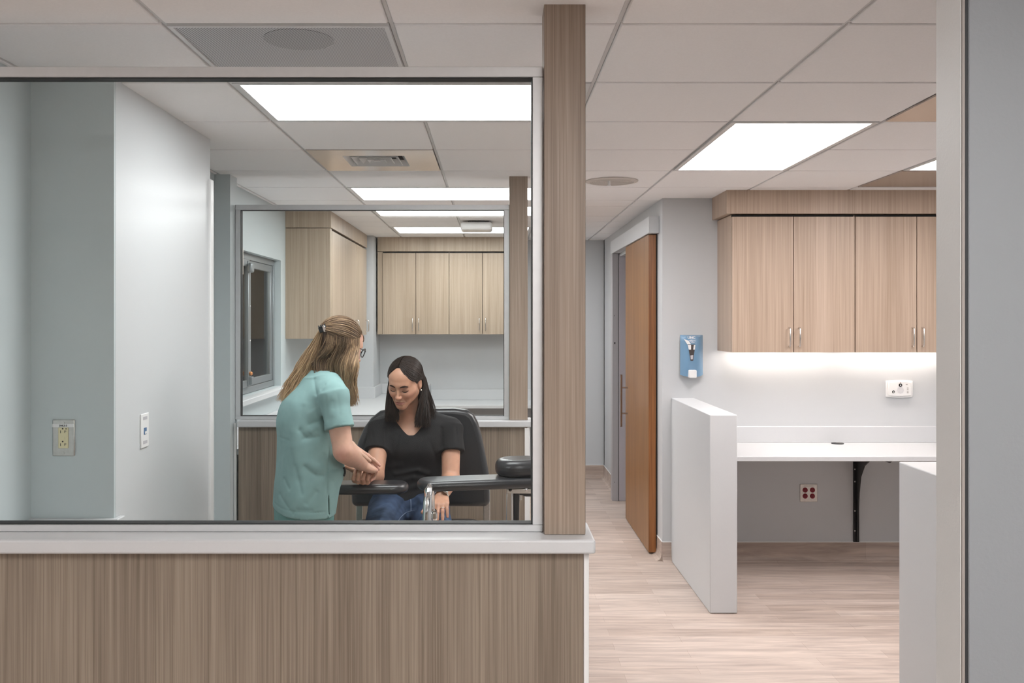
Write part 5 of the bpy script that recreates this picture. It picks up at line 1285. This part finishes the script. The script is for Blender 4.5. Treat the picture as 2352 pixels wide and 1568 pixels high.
# upright flats between seat frame and backrest
for px in (824, 1118):
    x = W(px, 1180, 4.45)[0]; MB().box(x - .016, x + .016, 4.47, 4.482, .53, .80).build('back_support', M['steel'], t, .003)
fr = MB().tube([(-.60, 4.32, .53), (-.60, 3.93, .53)], .014).tube([(-.10, 4.32, .53), (-.10, 3.93, .53)], .014).tube([(-.60, 4.30, .53), (-.10, 4.30, .53)], .014).tube([(-.60, 3.95, .53), (-.10, 3.95, .53)], .014)
fr.build('seat_frame', M['chrome'], t, smooth=True)
for x, y, sx, sy in ((-.60, 4.31, -1, 1), (-.10, 4.31, 1, 1), (-.60, 3.94, -1, -1), (-.10, 3.94, 1, -1)):
    lg_ = MB().tube([(x, y, .53), (x + sx * .02, y + sy * .02, .05), (x + sx * .022, y + sy * .022, .015)], .013, 14).build('leg', M['chrome'], t, smooth=True)
    MB().lathe([(.018, .001), (.02, .006), (.016, .02)], (x + sx * .022, y + sy * .022, 0), 'z', 16).build('rubber_foot', M['black'], lg_, smooth=True)
MB().box(-.55, -.16, 3.58, 3.78, .182, .202).build('footrest', M['black'], t, .006)
MB().tube([(-.58, 3.94, .40), (-.55, 3.80, .19), (-.55, 3.60, .17), (-.16, 3.60, .17), (-.16, 3.80, .19), (-.12, 3.94, .40)], .011, 12).build('footrest_frame', M['chrome'], t, smooth=True)
# arm pad under the right forearm
def stadium(cx, cy, L, w, ang, n=10, sq=.5):
    pts = []
    for a in np.linspace(-90, 90, n): pts.append((L / 2 - w / 2 * sq + w / 2 * sq * math.cos(math.radians(a)), w / 2 * math.sin(math.radians(a))))
    for a in np.linspace(90, 270, n): pts.append((-L / 2 + w / 2 * sq + w / 2 * sq * math.cos(math.radians(a)), w / 2 * math.sin(math.radians(a))))
    c, s = math.cos(ang), math.sin(ang); return [(cx + x * c - y * s, cy + x * s + y * c) for x, y in pts]
pad(stadium(-.578, 3.855, .45, .14, math.radians(2), sq=.9), .851, .893, .019)
MB().tube([(-.70, 3.86, .852), (-.70, 3.90, .70), (-.62, 3.96, .52)], .014, 14).build('arm_post', M['chrome'], t, smooth=True)
MB().box(-.76, -.66, 3.82, 3.89, .832, .8515).build('arm_bracket', M['steel'], t, .003)
# long swing arm pad across the front
pts = []
zt = .945
yawp = math.atan2(.10, .48)
p_ = stadium(-.053, 3.675, .50, .15, yawp, sq=.85)
swing = pad(p_, zt - .040, zt, .0185)
hp_ = stadium(.112, 3.735, .21, .17, yawp, sq=.9)
MB().prism(hp_, zt - .004, zt + .068, 'z').build('raised_arm_pad', M['vinyl'], t, .03, 6)
# chrome locking lever loop at the inner end of the swing arm
lx = W(984, 1150, 3.56)[0]
MB().tube([(lx - .004, 3.50, .60), (lx - .002, 3.505, .80), (lx, 3.512, .88), (lx + .002, 3.53, .917), (lx + .004, 3.555, .925), (lx + .007, 3.58, .908), (lx + .010, 3.592, .865), (lx + .012, 3.595, .66)],
          [.0165, .0165, .0165, .016, .0155, .0145, .0125, .012], 16).build('lever_loop', M['chrome'], t, smooth=True)
kx = W(996, 1180, 3.58)[0]; kz = W(996, 1196, 3.56)[2]
MB().lathe([(.004, 0), (.009, .003), (.0115, .010), (.0115, .030), (.009, .036), (.0095, .040), (.006, .046)], (kx + .004, 3.56, kz), 'z', 6).build('locking_knob', M['chrome'], t)
MB().tube([(kx + .004, 3.56, kz + .04), (kx + .004, 3.565, .80)], .007, 12).build('knob_stem', M['chrome'], t, smooth=True)
MB().box(-.22, -.19, 3.49, 3.62, .585, .615).build('lever_bracket', M['steel'], t, .003); MB().tube([(-.205, 3.60, .6), (-.15, 3.93, .535)], .011, 12).build('lever_arm', M['chrome'], t, smooth=True)
# swing arm pivot at the outer end
bx0, bx1 = W(1163, 1120, 3.70)[0], .17; bz = W(1190, 1121, 3.70)[2]
MB().box(bx0, bx1, 3.66, 3.79, bz - .004, zt - .0405).box(bx0, bx1, 3.655, 3.661, bz - .013, zt - .042).build('pivot_plate', M['steel'], t, .003)
for px, c_ in ((1172, M['black']), (1209, M['chrome'])):
    p = W(px, 1124, 3.655); MB().lathe([(.0065, 0), (.0065, -.004), (.004, -.006)], (p[0], 3.655, p[2]), 'y', 16).build('bolt', c_, t, smooth=True)
x = W(1170, 1160, 3.71)[0]
MB().box(x - .013, x + .013, 3.70, 3.72, .10, bz - .004).build('outer_post', M['chrome'], t, .005, 3)
x = W(1186, 1160, 3.73)[0]; MB().tube([(x, 3.735, bz - .004), (x, 3.735, bz - .045), (x - .001, 3.735, .30)], [.013, .013, .006], 14).build('pivot_rod', M['black'], t, smooth=True)
x = W(1194, 1150, 3.74)[0]; MB().box(x - .007, x + .009, 3.738, 3.744, bz - .055, bz - .003).build('pivot_flange', M['steel'], t, .001)
p = W(1208, 1134, 3.72); MB().lathe([(.004, -.026), (.006, -.012), (.0085, -.01), (.0105, .0), (.0105, .024), (.008, .028)], tuple(p), 'x', 16).build('pivot_knob', M['black'], t, smooth=True)
MB().tube([(W(1170, 1160, 3.71)[0], 3.71, .12), (.02, 3.80, .11), (-.10, 3.96, .11), (-.10, 4.32, .11)], .013, 12).build('outer_post_brace', M['chrome'], t, smooth=True)
# ================================================================== world
w = bpy.data.worlds.new('world'); SC.world = w; w.use_nodes = True
w.node_tree.nodes['Background'].inputs[0].default_value = (.8, .84, .9, 1); w.node_tree.nodes['Background'].inputs[1].default_value = .3
